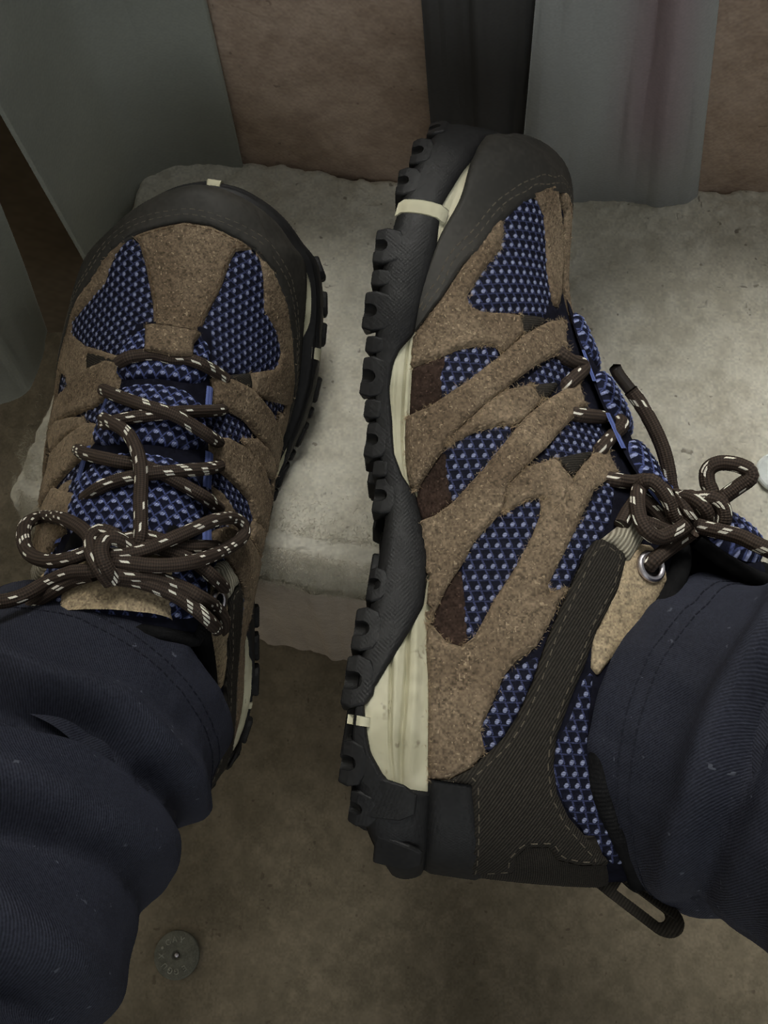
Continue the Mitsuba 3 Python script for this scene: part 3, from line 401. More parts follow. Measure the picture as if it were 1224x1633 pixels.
def patch(pts, d0, d1, side=1, res=1.3, bevel=1.2, puff=0., puff_w=6., disp=None, rot=0., soft=.7, direction=None, grow=0., zmax=None):
    """a panel lying on the last: its outline (shoe mm, inner side; side -1 mirrors it to the outer side), its height d0 at the edge and d1 inside"""
    p = np.array(pts, float)*[1, side, 1]
    if direction is None:
        _, i = TREE.query(p); dv = unit(LN[i].mean(0))
    else: dv = unit(np.array(direction, float)*[1, side, 1])
    e1 = np.array([1., 0, 0]); e1 = unit(e1-dv*(e1@dv)); e2 = np.cross(dv, e1)
    P2 = np.c_[p@e1, p@e2]; poly = shapely.Polygon(P2).buffer(0)
    poly = poly.buffer(-soft).buffer(2*soft).buffer(-soft).buffer(grow)
    if poly.geom_type != 'Polygon': poly = max(poly.geoms, key=lambda g: g.area)
    Q, F = triangulate(poly, res)
    o = Q[:, :1]*e1+Q[:, 1:]*e2+dv*260
    X, ok = cast(o, -dv)
    if (~ok).any():
        k = np.where(~ok)[0]
        line = (o[k][:, None]-dv*np.linspace(0, 420, 140)[None, :, None]); dd, jj = TREE.query(line.reshape(-1, 3))
        dd = dd.reshape(len(k), -1); jj = jj.reshape(len(k), -1); X[k] = GU[jj[np.arange(len(k)), dd.argmin(1)]]
    from scipy.sparse import coo_matrix; from scipy.sparse.csgraph import connected_components
    ln = np.max([np.linalg.norm(X[F[:, a]]-X[F[:, b]], axis=1) for a, b in ((0, 1), (1, 2), (2, 0))], 0); F = F[ln < 7*res]
    if zmax is not None: F = F[X[F].mean(1)[:, 2] < zmax]
    e_ = np.vstack([F[:, :2], F[:, 1:]]); lab_ = connected_components(coo_matrix((np.ones(len(e_)), (e_[:, 0], e_[:, 1])), (len(X), len(X))), False)[1]; F = F[lab_[F[:, 0]] == np.bincount(lab_[F[:, 0]]).argmax()]
    us_ = np.unique(F); mp = np.full(len(X), -1); mp[us_] = np.arange(len(us_)); F = mp[F]; X, Q = X[us_], Q[us_]
    _, i = TREE.query(X, k=3); N = unit(LN[i].mean(1))
    d = shapely.distance(poly.boundary, shapely.points(Q)); b = np.clip(d/bevel, 0, 1)
    h = d0+(d1-d0)*np.sqrt(np.clip(1-(1-b)**2, 0, 1))
    if puff: h = h+puff*np.sin(np.clip(d/puff_w, 0, 1)*np.pi/2)
    c, s = math.cos(rot), math.sin(rot); uv = np.c_[Q[:, 0]*c-Q[:, 1]*s, Q[:, 0]*s+Q[:, 1]*c]/1000
    if disp is not None: h = h+disp(uv, X)*np.clip(d/1.0, 0, 1)
    E = rim_edges(F); bi = np.unique(E); back = np.zeros(len(X), int); back[bi] = len(X)+np.arange(len(bi))
    V = np.vstack([X+N*h[:, None], X[bi]-N[bi]*.5]); U = np.vstack([uv, uv[bi]])
    F = np.vstack([F, np.c_[E[:, 1], E[:, 0], back[E[:, 0]]], np.c_[E[:, 1], back[E[:, 0]], back[E[:, 1]]]])
    return dict(V=V, F=F, uv=U, poly=poly, e1=e1, e2=e2, dv=dv, X=X, N=N, h=h, E=E, n=len(X))
def mesh_disp(uv, X):
    knot, link = weave(uv[:, 0], uv[:, 1], np.floor, np.sin, np.maximum, None)
    return .65*np.clip(knot, 0, 1)+.35*np.clip(link, 0, 1)-.25
def nap_disp(uv, X):
    return .25*(meshkit.noise(X/1.6, 3)-.5)+.35*(meshkit.noise(X/6., 5)-.5)
def strip(fn, s0, s1, f0, f1, d, ns=300, nf=9, closed=False, edge=.12):
    """a band of thickness d over fn(s, f), between the functions f0(s) and f1(s)"""
    s = np.linspace(s0, s1, ns, endpoint=not closed); v = np.linspace(0, 1, nf)
    S = np.repeat(s[:, None], nf, 1); Fv = f0(s)[:, None]*(1-v)+f1(s)[:, None]*v
    P = fn(S, Fv); e = 1e-3
    N = unit(np.cross(fn(S+e, Fv)-fn(S-e, Fv), fn(S, np.clip(Fv+e, 0, 9))-fn(S, np.clip(Fv-e, 0, 9))))
    if (N*(P-[140, 0, 40])).sum() < 0: N = -N
    if fn is upper: _, ii = TREE.query(P.reshape(-1, 3), k=6); N = unit(LN[ii].mean(1)).reshape(P.shape)
    h = np.full(nf, float(d)); h[0] = h[-1] = d*.55
    Q = P+N*h[None, :, None]
    Q = np.concatenate([(P-N*.6)[:, :1], Q, (P-N*.6)[:, -1:]], 1)
    vv = np.r_[0, v, 1]; L = np.r_[0, np.cumsum(np.linalg.norm(np.diff(P[:, 0], axis=0), axis=1))]
    uv = np.stack(np.broadcast_arrays(L[:, None]/1000, vv[None]*.02), -1).reshape(-1, 2)
    V, F = sheet(Q, closed)
    if not closed:
        m = nf+2; F = np.vstack([F]+[[[0, j+1, j] for j in range(1, m-1)]]+[[[(ns-1)*m, (ns-1)*m+j, (ns-1)*m+j+1] for j in range(1, m-1)]])
    return V, F, uv
def nearest_st(pts, fn='u'):
    _, i = TREE.query(np.array(pts, float)); return ST[i]
GST = np.stack(np.meshgrid(exec_us, np.linspace(0, 1, 14), indexing='ij'), -1).reshape(-1, 2); STREE = cKDTree(GS)

# the upper edge of the toe bumper, as t over s
be = [p for p in BAKED['L']['bumper_edge']]+[p for p in BAKED['R']['bumper_edge'][-4:]]+[(p[0], -p[1]-2, p[2]) for p in BAKED['R']['bumper_edge'][-4:]]
st = nearest_st(be); k = ((st[:, 0]+.5) % 1)-.5; o_ = np.argsort(k); k, tt = k[o_], st[o_, 1]
BE_S, BE_T = k, tt; BE_GAP = np.abs(k[tt > .96]).max() if (tt > .96).any() else .03
def bumper_t(s):
    q = ((np.asarray(s)+.5) % 1)-.5; return np.where(np.abs(q-.004) < BE_GAP, 1.0, np.interp(q, BE_S, BE_T))
oe = np.array(BAKED['R']['outsole_edge'][:-2], float); _, i = STREE.query(oe); OE = sorted(zip(oe[:, 0], GST[i, 1]))
OEX, OEF = np.array(OE).T
def outsole_f(s):
    x = plan(s)[0]; f = np.interp(x, OEX, OEF); return np.where(x > 226, 1.02, np.where(x < 20.5, 1.0, f))
MIR = {}
def key_tris(n): return n

def build_shoe(root, who, M, O, label):
    set_last(who)
    """one hiking shoe; the left one is the mirror image with its own panels"""
    tag(root, label, 'shoe', 'hiking shoes')
    flip = -1 if who == 'L' else 1
    Mw = np.array(M)/1000*1.0; Ow = np.array(O)
    def W(V): return (np.asarray(V)*[1, flip, 1])@Mw.T+Ow
    def add(part, V, F, bsdf, uv=None, smooth=True, **kw):
        F = np.asarray(F); F = F[:, ::-1] if flip < 0 else F
        return put(f'{root}__{part}', (W(V), F), bsdf, smooth, uv, **kw)
    def naps(part, q, n, seed, length=(.7, 2.1)):
        """loose fibres of the suede: most on the edges, some on the face"""
        r = rng(seed); E = q['E']; ne = int(n*.62)
        a = r.integers(0, len(E), ne); b = r.integers(0, q['n'], n-ne); i = np.r_[E[a, 0], b]
        P = q['X'][i]+q['N'][i]*(q['h'][i][:, None]-.1)+r.normal(0, .4, (n, 3)); Nn = q['N'][i]
        d = unit(r.normal(0, 1, (n, 3))+Nn*.55); L = r.uniform(*length, n)[:, None]*np.where(np.arange(n)[:, None] < ne, 1., .75)
        w = unit(np.cross(d, r.normal(0, 1, (n, 3))))*.10
        V = np.stack([P-w, P+w, P+d*L], 1).reshape(-1, 3); add(part, V, np.arange(3*n).reshape(-1, 3), 'm_nap', smooth=False, kind='stuff')
    def panel(part, pts, mat, d0, d1, side=1, nap=0, **kw):
        lab = kw.pop('label', None)
        q = patch(pts, d0, d1, side, **kw); k = add(part, q['V'], q['F'], mat, q['uv'], label=lab)
        if nap: naps(k[len(root)+2:]+'__nap', q, int(nap*(1.9 if who == 'R' else 1.2)), len(k)*7+side)
        return q
    # ---- the shell under the panels, the midsole and the outsole
    P = upper(exec_us[:, None], np.linspace(0, 1, 60)[None]); V, F = sheet(P, True); add('lining', V, F[:, ::-1] if False else F, 'm_lining')
    top = GU.reshape(480, 80, 3)[:, 0]; s = exec_us
    fv = np.linspace(0, 1, 64)[None]; xx = plan(s)[0][:, None]+0*fv; win_ = np.exp(-((xx-47)/24)**4)+np.exp(-((xx-140)/22)**4)*.5
    gl = lambda c, w: np.exp(-((fv+0*xx-c)/w)**2)
    gr_ = win_*(-1.5*gl(.66+.0016*(xx-45), .028)+.8*gl(.80+.0016*(xx-45), .08)-1.1*gl(.45-.003*(xx-45), .022)+.5*gl(.52, .06))+.3*(meshkit.fbm(np.stack([xx*.25, fv*4+0*xx, 0*xx], -1), 3, 31)-.5)
    P = np.concatenate([sole(s[:, None], fv, 1.7*gr_), upper(s, 0*s+.02)[:, None], upper(s, 0*s+.075)[:, None]+(upper(s, 0*s+.075)-[140, 8, 50])[:, None]*.004], 1); V, F = sheet(P, True)
    L = np.r_[0, np.cumsum(np.linalg.norm(np.diff(P[:, 5], axis=0), axis=1))]; uv = np.stack(np.broadcast_arrays(L[:, None]/1000, np.linspace(0, .03, 66)[None]), -1).reshape(-1, 2)
    add('midsole', V, F, 'm_foam', uv, label='cream foam midsole')
    Vo, Fo, uvo = strip(sole, 0, 1, lambda s: 0*s-.0, outsole_f, 1.7, 480, 10, True)
    bot = sole(s, 0*s-.0); inner = np.stack([bot[:, 0]*.985+2, bot[:, 1]*.93, bot[:, 2]+1.5], -1)
    rows = [bot+[0, 0, 0]]+[bot*(1-a)+np.stack([bot[:, 0], 0*bot[:, 1]+np.where(bot[:, 0] > 110, 14*((bot[:, 0]-110)/160)**2, 0), bot[:, 2]], -1)*a for a in (.25, .5, .75, .97)]
    Pb = np.stack(rows, 1); Vb, Fb = sheet(Pb, True); V, F, uv = join([(Vo, Fo, uvo), (Vb, Fb)])
    out = add('outsole', V, F, 'm_outsole', uv, label='black rubber outsole with lugs')
    if who == 'L':
        sw = s[(plan(s)[0] > np.where(s < .5, 122, 214))]; sw = np.sort(((sw+.5) % 1)-.5); xw = plan(sw)[0]; a_ = np.linspace(0, 1, 6)[None, :, None]*(1-.62*np.where(sw > 0, np.exp(-((xw-218)/15)**4), 0))[:, None, None]
        A_, B_ = sole(sw, 0*sw+1.0, 1.7)[:, None]+[0, 0, .6], (upper(sw, 0*sw+.03)-[0, 0, -1.0])[:, None]
        Pw_ = np.concatenate([(A_-[0, 0, 2.]), A_*(1-a_)+B_*a_], 1); V, F = sheet(Pw_); add('outsole__welt', V, F, 'm_outsole')
    # tread lugs along both edges: D-shaped blocks with a notch, and plain blocks under the sole
    for side in (1, -1):
        for (x, dx, z0, z1, big) in LUGS:
            xs, ys, aa = plan(exec_us); half_ = (exec_us <= .5) if side > 0 else (exec_us > .5)
            j = np.where(half_)[0][np.argmin(np.abs(xs[half_]-x))]; sv = exec_us[j]
            c = sole(np.array([sv]), np.array([0.]))[0]; e = sole(np.array([sv+.004]), np.array([0.]))[0]-sole(np.array([sv-.004]), np.array([0.]))[0]
            t = unit(np.r_[e[:2], 0]); t = t*np.sign(t[0]+1e-9) if abs(t[0]) > .3 else t
            nrm = np.array([t[1], -t[0], 0]); nrm = nrm*np.sign((nrm*(c-[140, 0, 0])).sum() if abs(t[0]) < .75 else nrm[1]*side); up = np.array([0, 0, 1.])
            h = dx/2; pts = []
            for (a, b, n0) in ((-h*.92, z0, .4), (h*.92, z0, .4), (-h, z0*.4, 1.3), (h, z0*.4, 1.3), (-h*.85, z1*.5, 1.9), (h*.85, z1*.5, 1.9), (-h*.4, z1, 1.7), (h*.4, z1, 1.7), (-h*.92, z0, -9), (h*.92, z0, -9), (-h*.5, z1, -3), (h*.5, z1, -3)):
                pts.append(c+t*a*.86+up*b+nrm*(n0+(1.9 if who == 'L' and n0 > 0 and side > 0 else 0)))
            Vl, Fl = hull_of(pts, .9)
            if big:
                body = m3.Manifold(m3.Mesh(np.asarray(Vl, np.float32), np.asarray(Fl, np.uint32)))
                pk = hull_of([c+up*(z0-1.5)+nrm*.2, c+up*(z0+.28*dx*.4)+nrm*1.0, c+up*(z0-1.5)+nrm*5, c+up*(z0+.28*dx*.4)+nrm*5], dx*.17)
                mo = (body-m3.Manifold(m3.Mesh(np.asarray(pk[0], np.float32), np.asarray(pk[1], np.uint32)))).to_mesh()
                if len(mo.tri_verts): Vl, Fl = np.array(mo.vert_properties[:, :3], float), np.array(mo.tri_verts, int)
            lk = add('outsole__lug', Vl, Fl, 'm_outsole', smooth=35)
    for x in range(34, 236, 25):
        for y in (-14, 12):
            if 95 < x < 130: continue
            z = float(ZB(x)); yb = float(14*(max(x-110, 0)/160)**2)
            Vl, Fl = hull_of([(x+a, y+yb+b, z+c) for a in (-7, 7) for b in (-7, 7) for c in (-3.6, .5)], .8); add('outsole__lug', Vl, Fl, 'm_outsole', smooth=35)
    # cream inserts in the outsole at the toe and the heel
    for side in (1, -1):
        for (xa, xb, f1) in CREAM:
            xs = plan(exec_us)[0]; hf = (exec_us <= .5) if side > 0 else (exec_us > .5); g = np.where(hf & (xs > xa) & (xs < xb))[0]
            V, F, uv = strip(sole, exec_us[g[0]], exec_us[g[-1]], lambda s: 0*s-.12, lambda s: 0*s+f1, 2.0, 14, 7)
            add('outsole__insert', V, F, 'm_foam', uv, label='cream insert in the black outsole')
    if who == 'L':
        V, F, uv = strip(sole, .0, .0085, lambda s: 0*s+.1, lambda s: 0*s+1.06, 2.6, 12, 7); add('outsole__insert', V, F, 'm_foam', uv, label='cream insert in the black outsole')
    # ---- fabric windows, suede panels and straps
    D = BAKED[who]; DR = BAKED['R']; DL = BAKED['L']
    mk = dict(res=.75, bevel=.6, disp=mesh_disp)
    def win(pts, side=1, rot=0., puff=0., mat='m_mesh', **kw): panel('mesh_panel', pts, mat, .2, .5, side, rot=rot, puff=puff, label='blue knitted mesh', **{**mk, **kw})
    def sue(part, pts, d, side=1, nap=500, mat='m_suede', **kw): return panel(part, pts, mat, d-.6, d+.5, side, nap=nap, **{**dict(res=1.3, disp=nap_disp, bevel=1.), **kw})
    if who == 'R':
        win(D['toe_window'], 1, .2, .8); win(DL['window_toe_out'], 1, .0, .8)
        for side in (1, -1):
            for k in ('window_a', 'window_b', 'window_c', 'window_d', 'window_e', 'window_f', 'window_g', 'window_ab', 'window_bc'): win(D[k], side, .5)
            for k in ('brown_a', 'brown_b', 'brown_c'): panel('brown_panel', D[k], 'm_brown', .3, .8, side, label='dark brown suede inset')
            for k in ('webbing_a', 'webbing_b', 'webbing_c'): panel('lace_webbing', D[k], 'm_webbing', .8, 1.6, side, rot=1.2, label='dark grey webbing')
            sue('flank_panel', D['flank'], 1.3, side, 1000)
            for k, d in (('band_c', 1.5), ('piece_bc', 1.9), ('band_b', 2.3), ('piece_ab', 1.9), ('band_a', 2.4)): sue('strap_panel', D[k], d, side, 1100 if k == 'band_c' else 600)
        sue('vamp_strip', DL['centre_strip'], 1.4, 1, 300, grow=3.); sue('vamp_strip', BAKED['R']['centre_strip'], 1.3, 1, 100, grow=1.2); sue('lace_loop', DL['strip_loop'], 2.6, 1, 60)
    else:
        win(D['window_toe_in'], 1, 0, .8); win(D['window_toe_out'], 1, 0, .8)
        for k in ('window_in_a', 'window_in_ab', 'window_in_b', 'window_in_bc', 'window_in_c', 'window_in_d', 'window_out_a', 'window_out_ab', 'window_out_bc', 'window_out_c'): win(D[k], 1, .4)
        for k in ('webbing_in_a', 'webbing_out_a'): panel('lace_webbing', D[k], 'm_webbing', .8, 1.6, 1, rot=1.2, label='dark grey webbing')
        sue('flank_panel', D['flank_in'], 1.3, 1, 400); sue('flank_panel', D['flank_out'], 1.3, 1, 400)
        for io in ('in', 'out'):
            for k, d in (('band_%s_c', 2.0), ('piece_%s_bc', 1.9), ('band_%s_b', 2.4), ('piece_%s_ab', 1.9), ('band_%s_a', 2.4)):
                if k % io in D: sue('strap_panel', D[k % io], d, 1, 300)
        sue('vamp_strip', D['centre_strip'], 1.4, 1, 150); sue('lace_loop', D['strip_loop'], 9.4, 1, 40, bevel=1.0, soft=.3, grow=.5)
        for side in (1, -1):
            for k in ('window_c', 'window_e', 'window_f', 'window_g'): win(DR[k], side, .5)
            for k in ('brown_a', 'brown_b', 'brown_c'): panel('brown_panel', DR[k], 'm_brown', .3, .8, side, label='dark brown suede inset')
            sue('heel_panel', DR['band_c'], 1.2, side, 300)
            for k in ('flank', 'band_a', 'band_b'): sue('flank_panel', DR[k], 1.1, side, 60, zmax=44 if side < 0 else 36)
    for side in (1, -1):
        cs = panel('collar_panel', DR['collar_suede'], 'm_tan_suede', .8, 1.6, side, label='tan suede panel at the collar', disp=nap_disp)
        q = panel('heel_webbing', DR['strap'], 'm_webbing', 1.6, 2.6, side, res=1.6, rot=.45, label='dark grey ribbed webbing running to the heel')
        # two rows of stitches along the webbing
        ring = q['poly'].buffer(-2.0).exterior if q['poly'].buffer(-2.0).geom_type == 'Polygon' else q['poly'].exterior
        sts = []; Ls = np.arange(0, ring.length-2.2, 3.6)
        A2 = np.array([ring.interpolate(l).coords[0] for l in Ls]); B2 = np.array([ring.interpolate(l+1.9).coords[0] for l in Ls])
        A3, oa = cast(A2[:, :1]*q['e1']+A2[:, 1:]*q['e2']+q['dv']*260, -q['dv']); B3, ob = cast(B2[:, :1]*q['e1']+B2[:, 1:]*q['e2']+q['dv']*260, -q['dv'])
        _, ia = TREE.query(A3)
        for a, b, n in zip(A3[oa & ob], B3[oa & ob], LN[ia[oa & ob]]):
            if np.linalg.norm(b-a) < 6: sts.append(tube(np.array([a, (a+b)/2, b])+n*2.65, .22, 5)[:2])
        V, F, _ = join(sts); add('heel_webbing_stitching', V, F, 'm_thread', smooth=False, kind='stuff')
        panel('strap_tip', DR['strap_tip'], 'm_grey_web', 1.8, 2.6, side, rot=.45, puff=1.5, label='light grey ribbed webbing loop')
        # metal eyelet
        e = np.array(DR['eyelet'][0])*[1, side, 1]; _, i = TREE.query(e); n = LN[i]; a = unit(np.cross(n, [1., 0, .3])); b = np.cross(n, a); th = np.linspace(0, 2*np.pi, 40, endpoint=False)[:, None]
        ringp = e+n*2.3+(np.cos(th)*a+np.sin(th)*b)*4.0; V, F, _ = tube(ringp, 1.15, 10, True); k = add('eyelet', V, F, 'm_metal', label='chrome eyelet')
        dsk = np.vstack([e+n*1.9, e+n*1.9+(np.cos(th)*a+np.sin(th)*b)*3.4]); F = np.array([[0, 1+j, 1+(j+1) % 40] for j in range(40)]); add('eyelet__hole', dsk, F, 'm_binding', smooth=False)
    # heel webbing across the back and the rubber heel cup
    V, F, uv = strip(upper, .452, .548, lambda s: 0*s+.02, lambda s: 0*s+.80, 1.5, 80, 18); add('heel_webbing', V, F, 'm_webbing', uv*[1, 3.2])
    a0 = exec_us[np.where((plan(exec_us)[0] < 24.5) & (exec_us <= .5))[0][0]]; a1 = exec_us[np.where((plan(exec_us)[0] < 24.5) & (exec_us > .5))[0][-1]]
    zc = lambda s: np.interp(s, [a0, .5, a1], [.20, .22, .20])
    V, F, uv = strip(upper, a0, a1, lambda s: 0*s, zc, 2.3, 80, 9); add('heel_cup', V, F, 'm_outsole', uv, label='black rubber heel cup')
    for u_ in (a0+.010, a0+.036, a1-.036, a1-.010):
        c = sole(np.array([u_]), np.array([.52]))[0]; n = LN[TREE.query(c)[1]]*[1, 1, 0]; n = unit(n); t = unit(np.cross([0, 0, 1.], n))
        Vl, Fl = hull_of([c+t*a_+np.array([0, 0, b_])+n*h_ for a_, b_, h_ in ((-5.5, -7, .5), (5.5, -7, .5), (-4.5, 2, 1.9), (4.5, 2, 1.9), (-2.5, 5.5, 1.5), (2.5, 5.5, 1.5))], .8); add('outsole__lug', Vl, Fl, 'm_outsole', smooth=35)
    # toe bumper with its double row of stitches
    sb0, sb1 = BE_S.min(), BE_S.max()
    V, F, uv = strip(upper, sb0, sb1, lambda s: .05*np.exp(-((plan(s)[0]-205)/14)**2), lambda s: np.maximum(bumper_t(s), .012), 2.0, 320, 14); bk = add('toe_bumper', V, F, 'm_rubber', uv, label='dark grey rubber toe bumper')
    cap = [tuple(p) for p in BAKED['L']['bumper_edge'][2:10]]+[(233, 40, 45), (246, 31, 40), (251, 15, 42), (250, -3, 42), (243, -18, 42), (231, -28, 45)]
    q = patch(cap, 1.7, 2.15, 1, res=1.2, bevel=.8, direction=(.35, .02, 1)); add('toe_bumper__cap', q['V'], q['F'], 'm_rubber', q['uv'])
    bp = np.array(sorted(zip(np.r_[nearest_st(be)[:, 0]], range(len(be))), key=lambda z: ((z[0]+.5) % 1)))[:, 1].astype(int); bpts = spline(np.array(be)[bp], 1.); sts = []
    for dt in (3.2, 5.6):
        Pq = bpts+unit((bpts-[150, 12, 0])*[1, 1, 0])*dt*.8-[0, 0, dt*.6]; _, i = TREE.query(Pq); Pq = GU[i]; Pq = spline(Pq[::6], .5); _, i = TREE.query(Pq, k=5); Pq = Pq+unit(LN[i].mean(1))*2.0
        L = np.r_[0, np.cumsum(np.linalg.norm(np.diff(Pq, axis=0), axis=1))]
        for l in np.arange(6, L[-1]-6, 3.5):
            q = np.array([[np.interp(x, L, Pq[:, c]) for c in range(3)] for x in (l, l+1, l+2)]); sts.append(tube(q, .25, 5)[:2])
    V, F, _ = join(sts); add('toe_bumper__stitching', V, F, 'm_thread', smooth=False, kind='stuff')
    # stitches down the edges of the vamp strip
    q = patch(DL['centre_strip'], 0, 1, 1, res=3.); ring = q['poly'].buffer(-1.6).exterior; sts = []
    for l in np.arange(0, ring.length-2, 2.9):
        ab = np.array([ring.interpolate(x).coords[0] for x in (l, l+.8, l+1.6)]); X, ok = cast(ab[:, :1]*q['e1']+ab[:, 1:]*q['e2']+q['dv']*260, -q['dv'])
        if ok.all(): sts.append(tube(X+LN[TREE.query(X)[1]]*1.85, .22, 5)[:2])
    V, F, _ = join(sts); add('vamp_stitching', V, F, 'm_dark_thread', smooth=False, kind='stuff')
    # padded collar rim, tongue with its pads
    sc = exec_us[(RX(plan(exec_us)[0]) < 131)]; C = upper(sc, 0*sc+1.); C = spline(C[::4], 1.5)
    V, F, uv = tube(C, 3.6, 14); add('collar_rim', V, F, 'm_binding', uv*[.001, 1], label='black padded collar rim')
    TX = np.array(TONGUES[who], float); Lt = np.r_[0, np.cumsum(np.linalg.norm(np.diff(TX[:, :2], axis=0), axis=1))]; Lt /= Lt[-1]
    fx, fz, fw, fd = (PchipInterpolator(Lt, TX[:, k]) for k in range(4))
    def tong(u, v, off=0.):
        u, v = np.broadcast_arrays(u, v); x, z, w, dp = fx(u), fz(u), fw(u), fd(u); e = 1e-3
        tx, tz = fx(np.clip(u+e, 0, 1))-fx(np.clip(u-e, 0, 1)), fz(np.clip(u+e, 0, 1))-fz(np.clip(u-e, 0, 1)); L = np.hypot(tx, tz); nx, nz = tz/L, -tx/L
        yb = 14*(np.clip(x-110, 0, None)/160)**2
        sl = np.arctan2(2*dp*v, w); ny = np.sin(sl); c = np.cos(sl)
        return np.stack([x-nx*dp*v*v+nx*off*c, yb+w*v+ny*off, z-nz*dp*v*v+nz*off*c], -1)
    uu = np.linspace(0, 1, 90); vv = np.linspace(-1, 1, 41)
    rim = (1-np.abs(vv)**6)[None]*(1-np.clip((uu-.93)/.07, 0, 1)**3)[:, None]
    tk = np.interp(uu, [0, .7, .8, 1], [.9, .9, 3.2, 3.2])[:, None]; top_ = tong(uu[:, None], vv[None], .3+tk*rim); bot_ = tong(uu[:, None], vv[None], .3-tk*rim)
    V1, F1 = sheet(top_); V2, F2 = sheet(bot_); uvt = np.stack(np.broadcast_arrays(uu[:, None]*.115, vv[None]*.024), -1).reshape(-1, 2)
    V, F, uv = join([(V1, F1[:, ::-1], uvt), (V2, F2, uvt)]); add('tongue', V, F, 'm_lining', uv)
    for (u0, u1, w, hh) in PADS[:3]+[(.70, .985, .97, 9.5) if who == 'R' else PADS[3]]:
        a = np.linspace(u0, u1, 46); b = np.linspace(-w, w, 64)
        ax = (a-u0)/(u1-u0)*2-1; bx = b/w; rr = (np.abs(ax)**3.2)[:, None]+(np.abs(bx)**3.2)[None]; dome = np.clip(1-rr, 0, 1)**.42
        # rounded corners: pull the points of the square towards a superellipse
        k = np.maximum(1, rr**(1/3.2)); A = (u0+u1)/2+(a-(u0+u1)/2)[:, None]/k; Bq = b[None]/k
        uvp = np.stack([(A*115), Bq*fw(A)], -1)/1000; kn, lk = weave(uvp[..., 1], uvp[..., 0], np.floor, np.sin, np.maximum, None)
        Pd = tong(A, Bq, (2.6 if u0 > .69 else .6)+hh*dome+(.7*np.clip(kn, 0, 1)+.3*np.clip(lk, 0, 1))*np.clip(dome*3, 0, 1)); V, F = sheet(Pd)
        add('tongue__pad', V, F[:, ::-1], 'm_mesh_lit', uvp.reshape(-1, 2)[:, ::-1], label='padded light blue mesh cushion')
    for v0 in (-1.0, 1.0):
        for u0, u1 in ((.19, .30), (.41, .53), (.63, .73)):
            a = np.linspace(u0, u1, 40); b = np.linspace(v0-.06, v0+.06, 6); Pd = tong(a[:, None], b[None], .9+.5*np.cos((b-v0)/.06*1.5)[None]); V, F = sheet(Pd)
            add('tongue__ribbon', V, F[:, ::-1], 'm_ribbon', np.stack(np.broadcast_arrays(a[:, None]*.115, b[None]*.02), -1).reshape(-1, 2), label='pale blue ribbon')
    if who == 'L': a = np.linspace(.79, .965, 40); b = np.linspace(-.62, .62, 50); Pd = tong(a[:, None], b[None], 6.6+.5*meshkit.noise(np.stack(np.broadcast_arrays(a[:, None]*60, b[None]*14, 0.), -1), 2)-4*(np.abs(b)/.62)[None]**8); V, F = sheet(Pd)
    if who == 'L': add('tongue__tip', V, F[:, ::-1], 'm_tan_suede', label='tan suede tab on the tongue')
    a = np.linspace(-1, 1, 60); Pt = tong(np.where(np.abs(a) > .8, 1-(np.abs(a)-.8)*.9, 1.), np.clip(a*1.15, -.96, .96), 0.); V, F, uv = tube(Pt, 2.6, 10); add('tongue__binding', V, F, 'm_binding', uv*[.001, 1], label='black binding')
    # lace, in strands between the loops, and its plastic tip
    ls = []
    for i, stn in enumerate(BAKED[who+'L']):
        p = spline(stn, 1.2); r = 2.45
        if who == 'R' and i == 4:
            V, F, uv = tube(p[:10], 2.1, 12); add('lace__aglet', V, F, 'm_aglet', label='dark plastic tip of the lace'); p = p[8:]
        V, F, uv = tube(p, r, 14); ls.append((V, F, uv*[.001, 1]+[.37*i, 0]))
    V, F, uv = join(ls); add('lace', V, F, 'm_lace', uv, label='dark brown round lace with white flecks, tied in a bow')
    # pull loop at the heel
    th = np.linspace(-np.pi/2, np.pi/2, 20); out_ = [(-4.6, -8)]+[(4.6*math.sin(x), 15+4.6*math.cos(x)) for x in th]+[(4.6, -8)]
    hole = [(-1.6, 0)]+[(1.6*math.sin(x), 13.5+1.6*math.cos(x)) for x in th]+[(1.6, 0)]
    m = trimesh.creation.extrude_polygon(shapely.Polygon(out_, [hole]).segmentize(1.5), 2.2, engine='earcut'); v = np.array(m.vertices); dz = unit(np.array([-.50, 0, .87])); dx = unit(np.array([.87, 0, .50]))
    V = np.array([3, -1.1, 98])+v[:, :1]*dx+v[:, 1:2]*dz+v[:, 2:]*np.array([0, 1., 0])+np.clip(v[:, 1:2], 0, 99)**2*np.array([0, .02, 0]); add('pull_loop', V, m.faces, 'm_webbing', v[:, [0, 1]]/1000, smooth=False, label='dark webbing pull loop')

# ------------------------------------------------------------------ the carpeted stairs
Z1 = -.204
EDGE = np.array([(-.1255, .3413), (-.1770, .1408), (-.1710, .1290), (-.0893, .1133), (-.0317, .0986), (.02, .0925), (.16, .0915), (.60, .090), (.60, .33), (.1676, .3146), (.0294, .3178)])
tag('staircase', 'beige carpeted stair steps under and around the two shoes', 'stairs', kind='structure')
ep = shapely.Polygon(EDGE).buffer(-.012).buffer(.012).segmentize(.002); xy = np.array(ep.exterior.coords)[:-1]; c3 = np.c_[xy, 0*xy[:, 0]]
jn = .0030*(meshkit.noise(c3*90, 21)-.5)+.0022*(meshkit.noise(c3*260, 22)-.5); tn = unit(np.roll(xy, -1, 0)-np.roll(xy, 1, 0)); ep = shapely.Polygon(xy+np.c_[tn[:, 1], -tn[:, 0]]*jn[:, None]).buffer(0)
Q, F = triangulate(ep, .0021); d = shapely.distance(ep.boundary, shapely.points(Q)); RN = .020
wv = meshkit.fbm(np.c_[Q*55, 0*Q[:, 0]], 3, 4)-.5
